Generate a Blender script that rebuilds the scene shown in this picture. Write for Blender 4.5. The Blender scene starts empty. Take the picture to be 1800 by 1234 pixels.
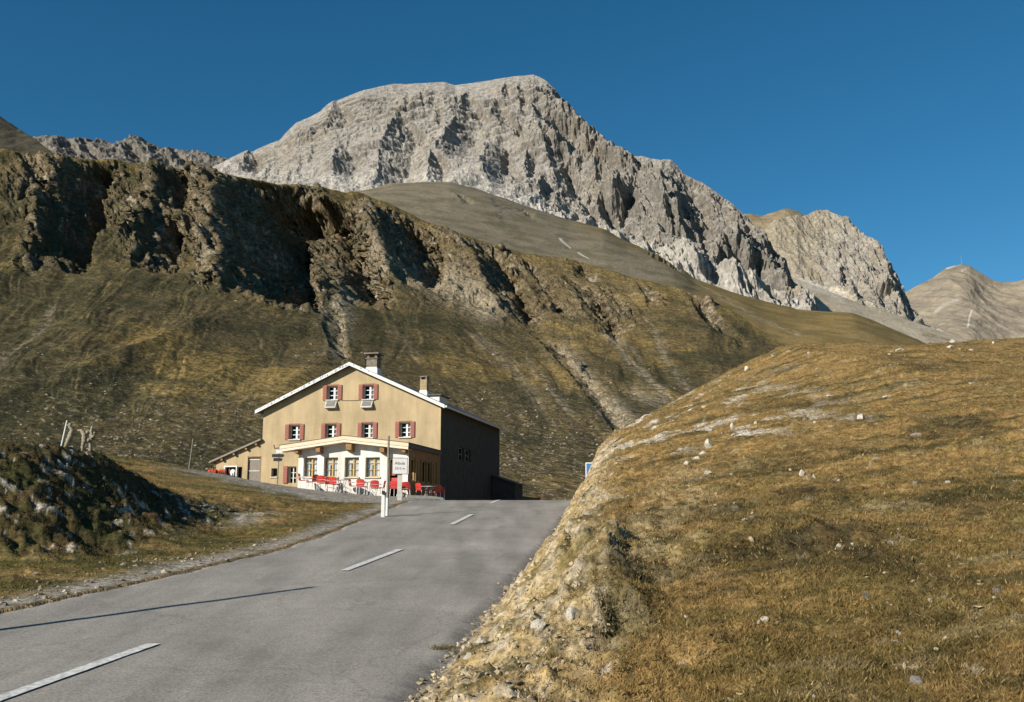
import bpy, bmesh, math, random
import numpy as np
from mathutils import Vector, Matrix

C = bpy.context.scene
COL = C.collection
R = math.radians

# ------------------------------------------------------------------ camera, sky, sun, exposure
CAM_H = 2.2
PITCH = R(10.0)
cam_d = bpy.data.cameras.new("camera")
cam = bpy.data.objects.new("camera", cam_d)
COL.objects.link(cam)
cam.location = (0, 0, CAM_H)
cam.rotation_euler = (R(90) + PITCH, 0, 0)
cam_d.sensor_width = 36
cam_d.lens = 35
cam_d.clip_start = 0.1
cam_d.clip_end = 20000
C.camera = cam

SUN_AZ, SUN_EL = R(48), R(26)           # sun stands behind the camera, to the left
SDIR = Vector((-math.sin(SUN_AZ) * math.cos(SUN_EL), -math.cos(SUN_AZ) * math.cos(SUN_EL), math.sin(SUN_EL)))
w = bpy.data.worlds.new("World")
C.world = w
w.use_nodes = True
nt = w.node_tree
nt.nodes.clear()
sky = nt.nodes.new("ShaderNodeTexSky")
sky.sky_type = 'NISHITA'
sky.sun_disc = False
sky.sun_elevation = SUN_EL
sky.sun_rotation = R(180) + SUN_AZ
sky.altitude = 2300
sky.air_density = 1.0
sky.dust_density = 0.0
sky.ozone_density = 3.0
hs = nt.nodes.new("ShaderNodeHueSaturation")
hs.inputs['Hue'].default_value = 0.486
hs.inputs['Saturation'].default_value = 1.27
hs.inputs['Value'].default_value = 1.0
bg = nt.nodes.new("ShaderNodeBackground")
bg.inputs[1].default_value = 0.066
wo = nt.nodes.new("ShaderNodeOutputWorld")
nt.links.new(sky.outputs[0], hs.inputs['Color'])
nt.links.new(hs.outputs[0], bg.inputs[0])
nt.links.new(bg.outputs[0], wo.inputs[0])

sun_d = bpy.data.lights.new("sun", 'SUN')
sun_d.energy = 5.0
sun_d.angle = R(0.5)
sun_d.color = (1.0, 0.93, 0.82)
sun = bpy.data.objects.new("sun", sun_d)
COL.objects.link(sun)
sun.rotation_euler = SDIR.to_track_quat('Z', 'Y').to_euler()
sun.location = SDIR * 50

C.view_settings.view_transform = 'Standard'
C.view_settings.look = 'None'
C.view_settings.gamma = 1
C.view_settings.exposure = 0.56
C.view_settings.use_curve_mapping = False

# ------------------------------------------------------------------ picture geometry -> world
F, CX, CY = 1750.0, 900.0, 617.0
_c, _s = math.cos(PITCH), math.sin(PITCH)

def ray(u, v):
    x = (np.asarray(u, float) - CX) / F
    zz = -(np.asarray(v, float) - CY) / F
    y = _c - zz * _s
    z = _s + zz * _c
    return x / y, z / y                      # x and z per metre of depth

def at(u, v, d):
    a, b = ray(u, v)
    return float(a * d), float(d), float(b * d + CAM_H)

# ------------------------------------------------------------------ noise
def _hash(ix, iy, seed):
    h = (ix.astype(np.int64) * 374761393 + iy.astype(np.int64) * 668265263 + seed * 974634123) & 0xFFFFFFFF
    h = ((h ^ (h >> 13)) * 1274126177) & 0xFFFFFFFF
    h = (h ^ (h >> 16)) & 0xFFFFFFFF
    h = (h * 2246822519) & 0xFFFFFFFF
    return (h ^ (h >> 15)) & 0xFFFFFFFF

def gn(x, y, seed=0):
    x, y = np.broadcast_arrays(np.asarray(x, float), np.asarray(y, float))
    x0 = np.floor(x); y0 = np.floor(y)
    fx = x - x0; fy = y - y0
    u = fx * fx * fx * (fx * (fx * 6 - 15) + 10)
    v = fy * fy * fy * (fy * (fy * 6 - 15) + 10)
    def g(dx, dy):
        a = _hash(x0 + dx, y0 + dy, seed) * (2 * np.pi / 4294967296.0)
        return np.cos(a) * (fx - dx) + np.sin(a) * (fy - dy)
    n0 = g(0, 0); n1 = g(1, 0); n2 = g(0, 1); n3 = g(1, 1)
    return ((n0 * (1 - u) + n1 * u) * (1 - v) + (n2 * (1 - u) + n3 * u) * v) * 1.5

def fbm(x, y, seed=0, o=5, gain=0.5, lac=2.03):
    t = 0; a = 1.0; f = 1.0
    for i in range(o):
        t = t + a * gn(np.asarray(x) * f, np.asarray(y) * f, seed + i * 17)
        a *= gain; f *= lac
    return t

def ridged(x, y, seed=0, o=5, gain=0.5, lac=2.1):
    t = 0; a = 1.0; f = 1.0; wgt = 1.0
    for i in range(o):
        n = 1 - np.abs(gn(np.asarray(x) * f, np.asarray(y) * f, seed + i * 31))
        n = n * n * wgt
        t = t + a * n
        wgt = np.clip(n * 1.6, 0, 1)
        a *= gain; f *= lac
    return t

def ss(a, b, x):
    t = np.clip((np.asarray(x, float) - a) / (b - a), 0, 1)
    return t * t * (3 - 2 * t)

def mixc(c0, c1, m):
    return c0 * (1 - m[..., None]) + np.asarray(c1) * m[..., None]

def poly(pts, u):
    pts = sorted(pts)
    return np.interp(u, [p[0] for p in pts], [p[1] for p in pts])

def smooth1(a, k):
    ker = np.hanning(k + 2)[1:-1]; ker /= ker.sum()
    return np.convolve(np.pad(a, k // 2, mode='edge'), ker, 'valid')[:len(a)]

# ------------------------------------------------------------------ mesh and material helpers
def np_mesh(name, verts, faces, mat=None, col=None, smooth=True, parent=None):
    me = bpy.data.meshes.new(name)
    verts = np.ascontiguousarray(verts, np.float32)
    faces = np.ascontiguousarray(faces, np.int32)
    k = faces.shape[1]
    me.vertices.add(len(verts)); me.vertices.foreach_set("co", verts.ravel())
    me.loops.add(faces.size); me.loops.foreach_set("vertex_index", faces.ravel())
    me.polygons.add(len(faces))
    me.polygons.foreach_set("loop_start", np.arange(0, faces.size, k, dtype=np.int32))
    me.polygons.foreach_set("loop_total", np.full(len(faces), k, np.int32))
    me.update(calc_edges=True)
    me.polygons.foreach_set("use_smooth", np.full(len(faces), smooth, bool))
    if col is not None:
        ca = me.color_attributes.new("Col", 'FLOAT_COLOR', 'POINT')
        cc = np.ones((len(verts), 4), np.float32); cc[:, :3] = np.clip(col, 0, 1)
        ca.data.foreach_set("color", cc.ravel())
    if mat: me.materials.append(mat)
    o = bpy.data.objects.new(name, me)
    COL.objects.link(o)
    if parent: o.parent = parent
    return o

def grid_faces(nr, nc):
    i = np.arange(nr - 1)[:, None] * nc + np.arange(nc - 1)[None, :]
    i = i.ravel()
    return np.stack([i, i + 1, i + nc + 1, i + nc], 1)

def new_mat(name):
    m = bpy.data.materials.new(name)
    m.use_nodes = True
    n = m.node_tree.nodes
    b = n.get("Principled BSDF")
    return m, n, m.node_tree.links, b

def terrain_mat(name, scale=1.0, var=0.35, bump=0.3, bscale=3.0, dist=0.1, stretch=(1, 1, 1)):
    m, n, l, b = new_mat(name)
    b.inputs['Roughness'].default_value = 0.95
    b.inputs['Specular IOR Level'].default_value = 0.12
    at_ = n.new("ShaderNodeAttribute"); at_.attribute_name = "Col"
    tc = n.new("ShaderNodeTexCoord")
    mp = n.new("ShaderNodeMapping"); mp.inputs['Scale'].default_value = stretch
    l.new(tc.outputs['Object'], mp.inputs['Vector'])
    n1 = n.new("ShaderNodeTexNoise"); n1.inputs['Scale'].default_value = scale
    n1.inputs['Detail'].default_value = 6; n1.inputs['Roughness'].default_value = 0.7
    l.new(mp.outputs[0], n1.inputs['Vector'])
    mr = n.new("ShaderNodeMapRange")
    mr.inputs[1].default_value = 0.37; mr.inputs[2].default_value = 0.63
    mr.inputs[3].default_value = 1 - var; mr.inputs[4].default_value = 1 + var
    l.new(n1.outputs['Fac'], mr.inputs[0])
    mx = n.new("ShaderNodeVectorMath"); mx.operation = 'SCALE'
    l.new(at_.outputs['Color'], mx.inputs[0]); l.new(mr.outputs[0], mx.inputs['Scale'])
    l.new(mx.outputs[0], b.inputs['Base Color'])
    n2 = n.new("ShaderNodeTexNoise"); n2.inputs['Scale'].default_value = bscale
    n2.inputs['Detail'].default_value = 8; n2.inputs['Roughness'].default_value = 0.65
    l.new(mp.outputs[0], n2.inputs['Vector'])
    bp = n.new("ShaderNodeBump"); bp.inputs['Strength'].default_value = bump; bp.inputs['Distance'].default_value = dist
    l.new(n2.outputs['Fac'], bp.inputs['Height']); l.new(bp.outputs[0], b.inputs['Normal'])
    return m

def flat_mat(name, color, rough=0.7, var=0.15, scale=6.0, spec=0.3, bump=0.0, metal=0.0, stretch=(1, 1, 1), dist=0.02):
    m, n, l, b = new_mat(name)
    b.inputs['Roughness'].default_value = rough
    b.inputs['Specular IOR Level'].default_value = spec
    b.inputs['Metallic'].default_value = metal
    tc = n.new("ShaderNodeTexCoord")
    mp = n.new("ShaderNodeMapping"); mp.inputs['Scale'].default_value = stretch
    l.new(tc.outputs['Object'], mp.inputs['Vector'])
    n1 = n.new("ShaderNodeTexNoise"); n1.inputs['Scale'].default_value = scale
    n1.inputs['Detail'].default_value = 5; n1.inputs['Roughness'].default_value = 0.65
    l.new(mp.outputs[0], n1.inputs['Vector'])
    cr = n.new("ShaderNodeValToRGB")
    cr.color_ramp.elements[0].position = 0.3; cr.color_ramp.elements[1].position = 0.7
    c = np.array(color)
    cr.color_ramp.elements[0].color = (*np.clip(c * (1 - var), 0, 1), 1)
    cr.color_ramp.elements[1].color = (*np.clip(c * (1 + var), 0, 1), 1)
    l.new(n1.outputs['Fac'], cr.inputs[0]); l.new(cr.outputs[0], b.inputs['Base Color'])
    if bump > 0:
        bp = n.new("ShaderNodeBump"); bp.inputs['Strength'].default_value = bump; bp.inputs['Distance'].default_value = dist
        l.new(n1.outputs['Fac'], bp.inputs['Height']); l.new(bp.outputs[0], b.inputs['Normal'])
    return m

def tag(o, label=None, cat=None, group=None, kind=None):
    if label: o['label'] = label
    if cat: o['category'] = cat
    if group: o['group'] = group
    if kind: o['kind'] = kind
    return o

# ------------------------------------------------------------------ near ground: road, bank, hill, verge, yard
YC = [0, 9.32, 11.36, 17.79, 21.39, 28.2, 32.08, 38.31, 40.27, 60, 75, 120]
XC = [-6.1, -4.36, -3.95, -2.93, -2.35, -1.65, -1.27, -.8, -.61, 1.0, 3.5, 14]
YR = [0, 8.95, 13.39, 22.22, 32.08, 39.46, 45, 60, 75, 120]
XR = [-1.9, -.83, -.3, .75, 1.81, 2.56, 3.0, 4.6, 7.5, 18]
YL = [0, 13.8, 17.4, 21.6, 26.7, 34.3, 41, 50, 60, 75, 120]
XL = [-10.2, -6.75, -5.83, -4.95, -4.6, -4.4, -4.2, -3.6, -2.2, 0.2, 10]

def road_z(y):
    y = np.asarray(y, float)
    return 0.08 * y - 0.12 * 1.2 * np.logaddexp(0, (y - 42.2) / 1.2)

LPTS = [  # picture position and distance of points on the ground left of the road
    (30, 1000, 17.5), (200, 985, 18.5), (350, 955, 22), (30, 980, 19), (150, 962, 20.5), (330, 918, 26.5),
    (30, 885, 20.6), (150, 880, 22.7), (250, 890, 24.9), (30, 805, 22.6), (100, 792, 24.6), (165, 802, 26.3), (205, 826, 27.4), (262, 862, 28.2),
    (-60, 800, 22.6), (-60, 880, 20.4), (-60, 1000, 18), (-150, 790, 23), (-150, 900, 20), (30, 800, 26), (100, 790, 28.5), (165, 806, 30), (-60, 800, 26),
    (310, 880, 29.0), (340, 890, 31.5), (400, 872, 37), (190, 804, 48), (300, 825, 46), (430, 850, 44),
    (420, 935, 26.0), (470, 905, 29), (520, 925, 27), (520, 890, 36), (600, 900, 31.5),
    (380, 835, 65), (450, 848, 63.5), (520, 857, 58), (620, 868, 56.8), (718, 874, 56), (772, 878, 56),
    (540, 864, 52), (600, 873, 49), (540, 878, 42), (650, 886, 39), (690, 880, 44.5), (487, 853, 50), (740, 878, 50),
]
_ctrl = [at(*p) for p in LPTS]
for yy in (5, 8, 11, 14, 17, 20, 23, 26, 30, 34, 38):
    xx = float(np.interp(yy, YL, XL))
    _ctrl.append((xx + .3, yy, float(road_z(yy)))); _ctrl.append((xx - .5, yy, float(road_z(yy)) + .02))
_ctrl += [(-12, 37, 3.3), (-16, 38, 3.9), (-22, 40, 4.6), (-12, 6, .9), (-14, 10, 1.2), (-40, 30, 5), (-40, 60, 6), (-60, 90, 7), (-30, 85, 6.5), (-15, 90, 6.0), (0, 90, 5.0), (-10, 75, 5.4),
          (-2, 70, 3.2), (-2, 62, 3.2), (-40, 10, 2), (5, 110, 5), (-30, 110, 7)]
_ctrl = np.array(_ctrl)

def _rbf_fit(P):
    n = len(P)
    d = np.hypot(P[:, None, 0] - P[None, :, 0], P[:, None, 1] - P[None, :, 1])
    K = np.where(d > 0, d * d * np.log(np.maximum(d, 1e-9)), 0) + np.eye(n) * 0.3
    Q = np.c_[np.ones(n), P[:, :2]]
    A = np.zeros((n + 3, n + 3)); A[:n, :n] = K; A[:n, n:] = Q; A[n:, :n] = Q.T
    return np.linalg.solve(A, np.r_[P[:, 2], 0, 0, 0])
_w = _rbf_fit(_ctrl)

def left_z(x, y):
    t = _w[-3] + _w[-2] * x + _w[-1] * y
    for i in range(len(_ctrl)):
        d2 = (x - _ctrl[i, 0]) ** 2 + (y - _ctrl[i, 1]) ** 2
        t = t + _w[i] * 0.5 * d2 * np.log(np.maximum(d2, 1e-12))
    return t

EB = [0, .4, .9, 1.5, 3, 6, 12, 17]
BB = [0, .19, .40, .52, .63, .77, .97, 1]
CRX = [0, 5, 9, 16, 25, 34, 42, 70]
CRY = [46, 50, 54, 64, 74, 82, 90, 110]

def hill_plane(x, y):
    yc = np.interp(x, CRX, CRY)
    s = 1.6
    k = np.logaddexp(0, (y - yc) / s) * s
    return -0.1 + 0.2 * y + 0.03 * x - 0.42 * k + 1.0 * np.exp(-((x - 15) / 9.0) ** 2) * ss(28, 58, y)

# (picture u, v, distance, rx, ry, height): turf hummocks and hollows on the right slope
HUMPS = [(1030, 995, 16.0, .75, .60, .40), (1095, 1000, 15.9, .55, .50, .36), (1148, 1004, 15, .42, .42, -.34), (1075, 1030, 15, .55, .26, -.24), (1040, 1068, 14.0, .45, .42, .24), (1086, 1076, 13.8, .42, .40, .34), (1122, 1082, 13, .34, .36, -.3), (1085, 1102, 12.6, .4, .2, -.15), (1060, 925, 20, .9, .4, -.14), (1070, 905, 21, 1.1, .5, .16),
         (1300, 965, 19.0, .6, .5, .14), (1400, 962, 19.6, .9, .5, .13), (1490, 945, 20.4, .7, .5, .11), (1200, 915, 21.9, 1.4, .7, .12),
         (1530, 1050, 15.5, .45, .4, .09), (1500, 690, 44, 3, 1.2, .2), (1650, 745, 40, 2.5, 1.2, .2), (1400, 810, 34, 1.6, 1.0, .16), (1690, 800, 33, 2.0, 1.0, .2), (1600, 880, 26, 1.4, .8, .14)]
HUMPW = []

def near_ground(x, y, detail=True):
    x = np.asarray(x, float); y = np.asarray(y, float)
    xr = np.interp(y, YR, XR); xl = np.interp(y, YL, XL)
    zr = road_z(y)
    e = x - xr
    if detail:
        e = e + ss(-.1, .5, e) * (0.22 * fbm(x * .5, y * .45, 5, 3) + .08 * fbm(x * 2, y * 2, 6, 3)) * ss(3, 1.0, e)
    zh = hill_plane(x, y)
    B = np.interp(e, EB, BB)
    z = zr + (zh - zr) * B
    lm_ = x < xl
    if lm_.any():
        zl = np.array(zr, float, copy=True)
        zl[lm_] = left_z(x[lm_], y[lm_])
        wl = ss(0.0, 1.3, xl - x)
        z = np.where(lm_, zr * (1 - wl) + zl * wl, z)
    hillm = ss(.2, 2.2, e)
    leftm = ss(.6, 2.5, xl - x)
    if detail:
        d = np.maximum(y, 4)
        rough = np.maximum(hillm, leftm * .8)
        yard = ss(38, 44, y) * ss(-18, -14, x) * ss(4, -1, x)     # gravel yard stays even
        rough = rough * (1 - .8 * yard)
        z = z + rough * (0.12 * fbm(x * .22, y * .16, 11, 3) + 0.05 * fbm(x * .6, y * .9, 12, 3))
        z = z + rough * 0.06 * ss(-.1, .35, gn(x * .12, y * .2, 15)) * ridged(x * .35 + .1 * y, y * 1.5 + .5 * gn(x * .3, y * .3, 3), 13, 3)
        z = z + rough * (.05 + .05 * ss(20, 45, y)) * fbm(x * .8, y * 1.9, 16, 3)
        z = z + rough * 0.045 * fbm(x * 2.6, y * 2.6, 14, 4)
        bank = ss(.0, .35, e) * ss(3.6, 1.2, e)
        z = z + bank * (0.09 * ridged(x * 1.7, y * 1.7, 21, 4) - .09 + 0.04 * fbm(x * 6, y * 6, 22, 3))
        for hx, hy, rx, ry, h in HUMPW:
            q = ((x - hx) / rx) ** 2 + ((y - hy) / ry) ** 2
            z = z + h / (1 + np.minimum(q, 50) ** 2.2 * (1 + .6 * gn(x * 2.5, y * 2.5, 44))) * (1 + .25 * gn(x * 4, y * 4, 45))
        # rough rock face of the knoll on the left
        kn = ss(-7.2, -8.6, x) * ss(38, 32, y) * ss(17.5, 20, y)
        z = z + kn * (0.10 * (ridged(x * .7, y * .7, 31, 5) - .9) + .09 * fbm(x * 3.2, y * 3.2, 32, 4))
        # slumped gravel patch beside the yard
    onroad = (x > xl - .05) & (x < xr + .05)
    z = np.where(onroad, zr - .03, z)
    return z

def gz(x, y):
    return float(near_ground(np.array([x]), np.array([y]))[0])

def hit(u, v, d0=4.0, d1=110.0, n=2500):
    """where the picture ray meets the near ground"""
    a, b = ray(u, v)
    d = np.geomspace(d0, d1, n)
    z = near_ground(a * d, d)
    k = np.nonzero(b * d + CAM_H < z)[0]
    i = k[0] if len(k) else n - 1
    return float(a * d[i]), float(d[i]), float(z[i])

HUMPW = [(*hit(u, v)[:2], rx, ry, h) for u, v, d, rx, ry, h in HUMPS]
EDGES = []  # dark turf edges; the strokes at the hollows also paint in their shade
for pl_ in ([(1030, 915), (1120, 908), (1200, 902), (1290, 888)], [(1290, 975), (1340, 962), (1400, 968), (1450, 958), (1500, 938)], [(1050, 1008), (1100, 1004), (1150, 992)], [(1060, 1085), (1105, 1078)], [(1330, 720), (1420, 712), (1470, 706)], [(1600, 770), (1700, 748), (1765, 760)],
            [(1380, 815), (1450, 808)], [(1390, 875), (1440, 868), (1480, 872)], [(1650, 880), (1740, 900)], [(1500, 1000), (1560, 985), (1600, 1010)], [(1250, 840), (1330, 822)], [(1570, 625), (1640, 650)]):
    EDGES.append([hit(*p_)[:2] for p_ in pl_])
GOLD = np.array([.250, .162, .060]); OLIVE = np.array([.105, .085, .028]); DARKG = np.array([.050, .050, .018])
HEATH = np.array([.125, .080, .036]); EARTH = np.array([.42, .315, .16]); GRAVEL = np.array([.25, .225, .19])
PALE = np.array([.46, .42, .35]); SAND = np.array([.36, .28, .15])

def near_colour(x, y, z):
    xr = np.interp(y, YR, XR); xl = np.interp(y, YL, XL)
    e = x - xr
    n1 = fbm(x * .16, y * .12, 51, 4); n2 = fbm(x * .7, y * 1.1, 52, 4); n3 = fbm(x * 3.5, y * 3.5, 53, 4)
    n4 = fbm(x * .35, y * 1.6, 54, 4)
    c = np.broadcast_to(GOLD, x.shape + (3,)).copy()
    near = ss(30, 9, y)
    c = mixc(c, OLIVE, np.clip(.06 + .24 * near + .85 * n2 + .45 * n1, 0, .75))
    c = mixc(c, HEATH, np.clip(.9 * n4 + .1, 0, .7))
    c = mixc(c, DARKG, np.clip(1.4 * (n4 - .18), 0, .7))
    c = mixc(c, SAND * .8, ss(.5, .75, n2 + .35 * n3) * .4)
    c = mixc(c, PALE, ss(.75, .95, n3) * .5)
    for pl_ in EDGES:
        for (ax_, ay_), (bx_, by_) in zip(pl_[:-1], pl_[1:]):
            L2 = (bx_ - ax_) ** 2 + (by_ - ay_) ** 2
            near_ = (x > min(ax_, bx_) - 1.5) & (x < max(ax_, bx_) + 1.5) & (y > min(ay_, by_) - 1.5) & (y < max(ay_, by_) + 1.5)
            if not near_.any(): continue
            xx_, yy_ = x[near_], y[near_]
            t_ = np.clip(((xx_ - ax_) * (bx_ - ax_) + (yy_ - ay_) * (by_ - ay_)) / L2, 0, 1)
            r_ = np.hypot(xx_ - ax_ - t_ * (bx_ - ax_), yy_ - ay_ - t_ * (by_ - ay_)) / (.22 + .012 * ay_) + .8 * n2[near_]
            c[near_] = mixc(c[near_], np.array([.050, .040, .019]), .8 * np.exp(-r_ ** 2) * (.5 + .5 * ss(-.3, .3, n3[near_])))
    # worn trail
    tr = np.exp(-((x - 1.6 - .22 * (y - 12) + .5 * gn(y * .4, x * 0, 9)) / .5) ** 2) * ss(24, 20, y) * ss(10, 13, y)
    c = mixc(c, SAND, np.clip(tr * (.5 + n3), 0, .8))
    # bank of earth and stones beside the road
    bw = 1.55 + .7 * n1 + .35 * n2
    bk = ss(bw + .35, bw - .35, e) * ss(-.4, .1, e)
    bc = mixc(np.broadcast_to(EARTH * .82, x.shape + (3,)), PALE * .85, np.clip(.05 + .9 * n3 + .4 * n2, 0, .8))
    bc = mixc(bc, SAND * .6, np.clip(1.3 * n2 - .1, 0, .8))
    bc = mixc(bc, OLIVE, ss(.3, .6, n2 - .3 * n3) * .7)
    c = mixc(c, bc, bk * np.clip(.9 + .6 * n3, .2, 1))
    # pale rock breaking through the slope above the road bend
    rk = ss(.20, .5, fbm(x * .5, y * .45, 61, 4) + .25 * n3) * np.exp(-((e - 4.5 + .0 * y) / 3.2) ** 2) * ss(24, 28, y) * ss(56, 50, y)
    c = mixc(c, PALE * 1.05, np.clip(rk * 1.2, 0, .95))
    # left side
    lm = ss(0, .3, xl - x)
    lc = mixc(np.broadcast_to(OLIVE * 1.25, x.shape + (3,)), GOLD * .9, np.clip(.45 + .9 * n2 + .5 * n1, 0, 1))
    lc = mixc(lc, DARKG, np.clip(.1 + 1.2 * n4, 0, .75))
    gv = ss(1.15 + 1.0 * n1 + .6 * n2, .2 + .7 * n1, xl - x) * ss(24, 21, y)
    gv2 = ss(1.1, .3, xl - x) * .9
    yard = ss(-.2, .35, (y - (39.5 + .55 * (-4.4 - x))) * .25 + .45 * n2) * ss(-17.5, -13.5, x + .8 * n2) * ss(66, 60, y)
    patch = np.exp(-(((x + 8.2) / 1.4) ** 2 + ((y - 28.8) / 2.2) ** 2) ** 2) * ss(-.3, .2, n2 + .2)
    g = np.maximum(np.maximum(gv, gv2), np.maximum(yard, patch))
    gcol = mixc(np.broadcast_to(GRAVEL, x.shape + (3,)), PALE * .9, np.clip(n3 * .9 + .1, 0, .7))
    gcol = mixc(gcol, OLIVE, ss(.25, .6, n2) * .5)
    lc = mixc(lc, gcol, np.clip(g, 0, 1))
    kn = ss(-7.0, -8.8, x) * ss(36, 32, y) * ss(18, 20.5, y)
    kcol = mixc(np.broadcast_to(DARKG * .75, x.shape + (3,)), HEATH * .62, np.clip(.35 + n2, 0, 1))
    kcol = mixc(kcol, PALE * .95, ss(.48, .66, fbm(x * 2.6, y * 2.6, 57, 4) + .35 * n2) * .85)
    lc = mixc(lc, kcol, kn * .9)
    c = mixc(c, lc, lm)
    on = ss(-.1, .1, x - xl) * ss(.25, -.05, e)
    c = mixc(c, GRAVEL * .75, on)
    return c

M_GROUND = terrain_mat("turf_ground", 9.0, .55, .8, 16.0, .06)
na, nd = 1300, 760
ta = np.linspace(-.92, .92, na)
dd = np.geomspace(2.2, 118, nd)
A, D = np.meshgrid(ta, dd)
X = A * D; Y = D
Z = near_ground(X, Y)
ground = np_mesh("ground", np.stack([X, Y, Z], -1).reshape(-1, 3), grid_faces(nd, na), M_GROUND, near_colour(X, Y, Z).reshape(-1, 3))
tag(ground, kind='structure')

# road: one ribbon, ragged at the edges
def asphalt_mat():
    m, n, l, b = new_mat("worn_asphalt")
    b.inputs['Roughness'].default_value = 0.85
    b.inputs['Specular IOR Level'].default_value = 0.25
    tc = n.new("ShaderNodeTexCoord")
    a = n.new("ShaderNodeTexNoise"); a.inputs['Scale'].default_value = 0.45; a.inputs['Detail'].default_value = 12; a.inputs['Roughness'].default_value = .72
    f_ = n.new("ShaderNodeTexNoise"); f_.inputs['Scale'].default_value = 34; f_.inputs['Detail'].default_value = 4; f_.inputs['Roughness'].default_value = .8
    v = n.new("ShaderNodeTexVoronoi"); v.inputs['Scale'].default_value = 30
    mp = n.new("ShaderNodeMapping"); mp.inputs['Scale'].default_value = (1.6, .16, 1); mp.inputs['Rotation'].default_value = (0, 0, R(7))
    s = n.new("ShaderNodeTexNoise"); s.inputs['Scale'].default_value = 1.2; s.inputs['Detail'].default_value = 4
    for q in (a, f_, v): l.new(tc.outputs['Object'], q.inputs['Vector'])
    l.new(tc.outputs['Object'], mp.inputs['Vector']); l.new(mp.outputs[0], s.inputs['Vector'])
    def mr(src, lo, hi):
        k = n.new("ShaderNodeMapRange"); k.inputs[1].default_value = .3; k.inputs[2].default_value = .7
        k.inputs[3].default_value = lo; k.inputs[4].default_value = hi; l.new(src, k.inputs[0]); return k.outputs[0]
    def mul(p, q):
        k = n.new("ShaderNodeMath"); k.operation = 'MULTIPLY'; l.new(p, k.inputs[0]); l.new(q, k.inputs[1]); return k.outputs[0]
    t = mul(mul(mr(a.outputs['Fac'], .78, 1.22), mr(f_.outputs['Fac'], .5, 1.5)), mr(s.outputs['Fac'], .78, 1.16))
    dn = n.new("ShaderNodeTexNoise"); dn.inputs['Scale'].default_value = 1.6; dn.inputs['Detail'].default_value = 5; l.new(tc.outputs['Object'], dn.inputs['Vector'])
    ad = n.new("ShaderNodeVectorMath"); ad.operation = 'MULTIPLY_ADD'; ad.inputs[1].default_value = (.9, .9, .9); l.new(dn.outputs['Color'], ad.inputs[0]); l.new(tc.outputs['Object'], ad.inputs[2])
    vc = n.new("ShaderNodeTexVoronoi"); vc.feature = 'DISTANCE_TO_EDGE'; vc.inputs['Scale'].default_value = .34; l.new(ad.outputs[0], vc.inputs['Vector'])
    ck = n.new("ShaderNodeMapRange"); ck.inputs[1].default_value = .004; ck.inputs[2].default_value = .012; ck.inputs[3].default_value = .84; ck.inputs[4].default_value = 1.0; l.new(vc.outputs['Distance'], ck.inputs[0])
    t = mul(t, ck.outputs[0])
    sc = n.new("ShaderNodeVectorMath"); sc.operation = 'SCALE'; sc.inputs[0].default_value = (.250, .230, .203)
    l.new(t, sc.inputs['Scale']); l.new(sc.outputs[0], b.inputs['Base Color'])
    bp = n.new("ShaderNodeBump"); bp.inputs['Strength'].default_value = .5; bp.inputs['Distance'].default_value = .012
    l.new(f_.outputs['Fac'], bp.inputs['Height']); l.new(bp.outputs[0], b.inputs['Normal'])
    return m
M_ROAD = asphalt_mat()
yy = np.concatenate([np.linspace(1.5, 30, 700), np.linspace(30.1, 100, 500)])
cc = np.linspace(0, 1, 60)
xl_ = np.interp(yy, YL, XL) + .16 * fbm(yy * .6, yy * 0, 71, 4) + .06 * fbm(yy * 4, yy * 0, 72, 3) + .1
xr_ = np.interp(yy, YR, XR) + .10 * fbm(yy * .7, yy * 0, 73, 4) + .05 * fbm(yy * 4, yy * 0, 74, 3) - .08
RX = xl_[:, None] + (xr_ - xl_)[:, None] * cc[None, :]
RY = np.broadcast_to(yy[:, None], RX.shape)
lat = (RX - np.interp(RY, YC, XC)) / 3.3
RZ = road_z(RY) + .010 + .004 * fbm(RX * 1.2, RY * .8, 75, 3)
RZ[:, 0] -= .05; RZ[:, -1] -= .05
road = np_mesh("road", np.stack([RX, RY, RZ], -1).reshape(-1, 3), grid_faces(len(yy), 60), M_ROAD)
tag(road, kind='structure')

M_PAINT = flat_mat("worn_white_paint", (.50, .50, .48), .8, .42, 14.0, .2)
for y0, y1 in ((4.2, 11.36), (17.79, 21.39), (28.0, 32.0), (38.2, 41.6)):
    if y0 < 5: y0 = 7.4
    q = np.linspace(y0, y1, 40)
    xm = np.interp(q, [p for p in YC], XC)
    wd = .075
    jag = .008 * gn(q * 9, q * 0, 3)
    V = np.concatenate([np.stack([xm - wd + jag, q, road_z(q) + .024], 1), np.stack([xm + wd + jag, q, road_z(q) + .024], 1)])
    i = np.arange(39)
    o = np_mesh("road_marking", V, np.stack([i, i + 40, i + 41, i + 1], 1), M_PAINT)
    tag(o, kind='structure')

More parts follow.
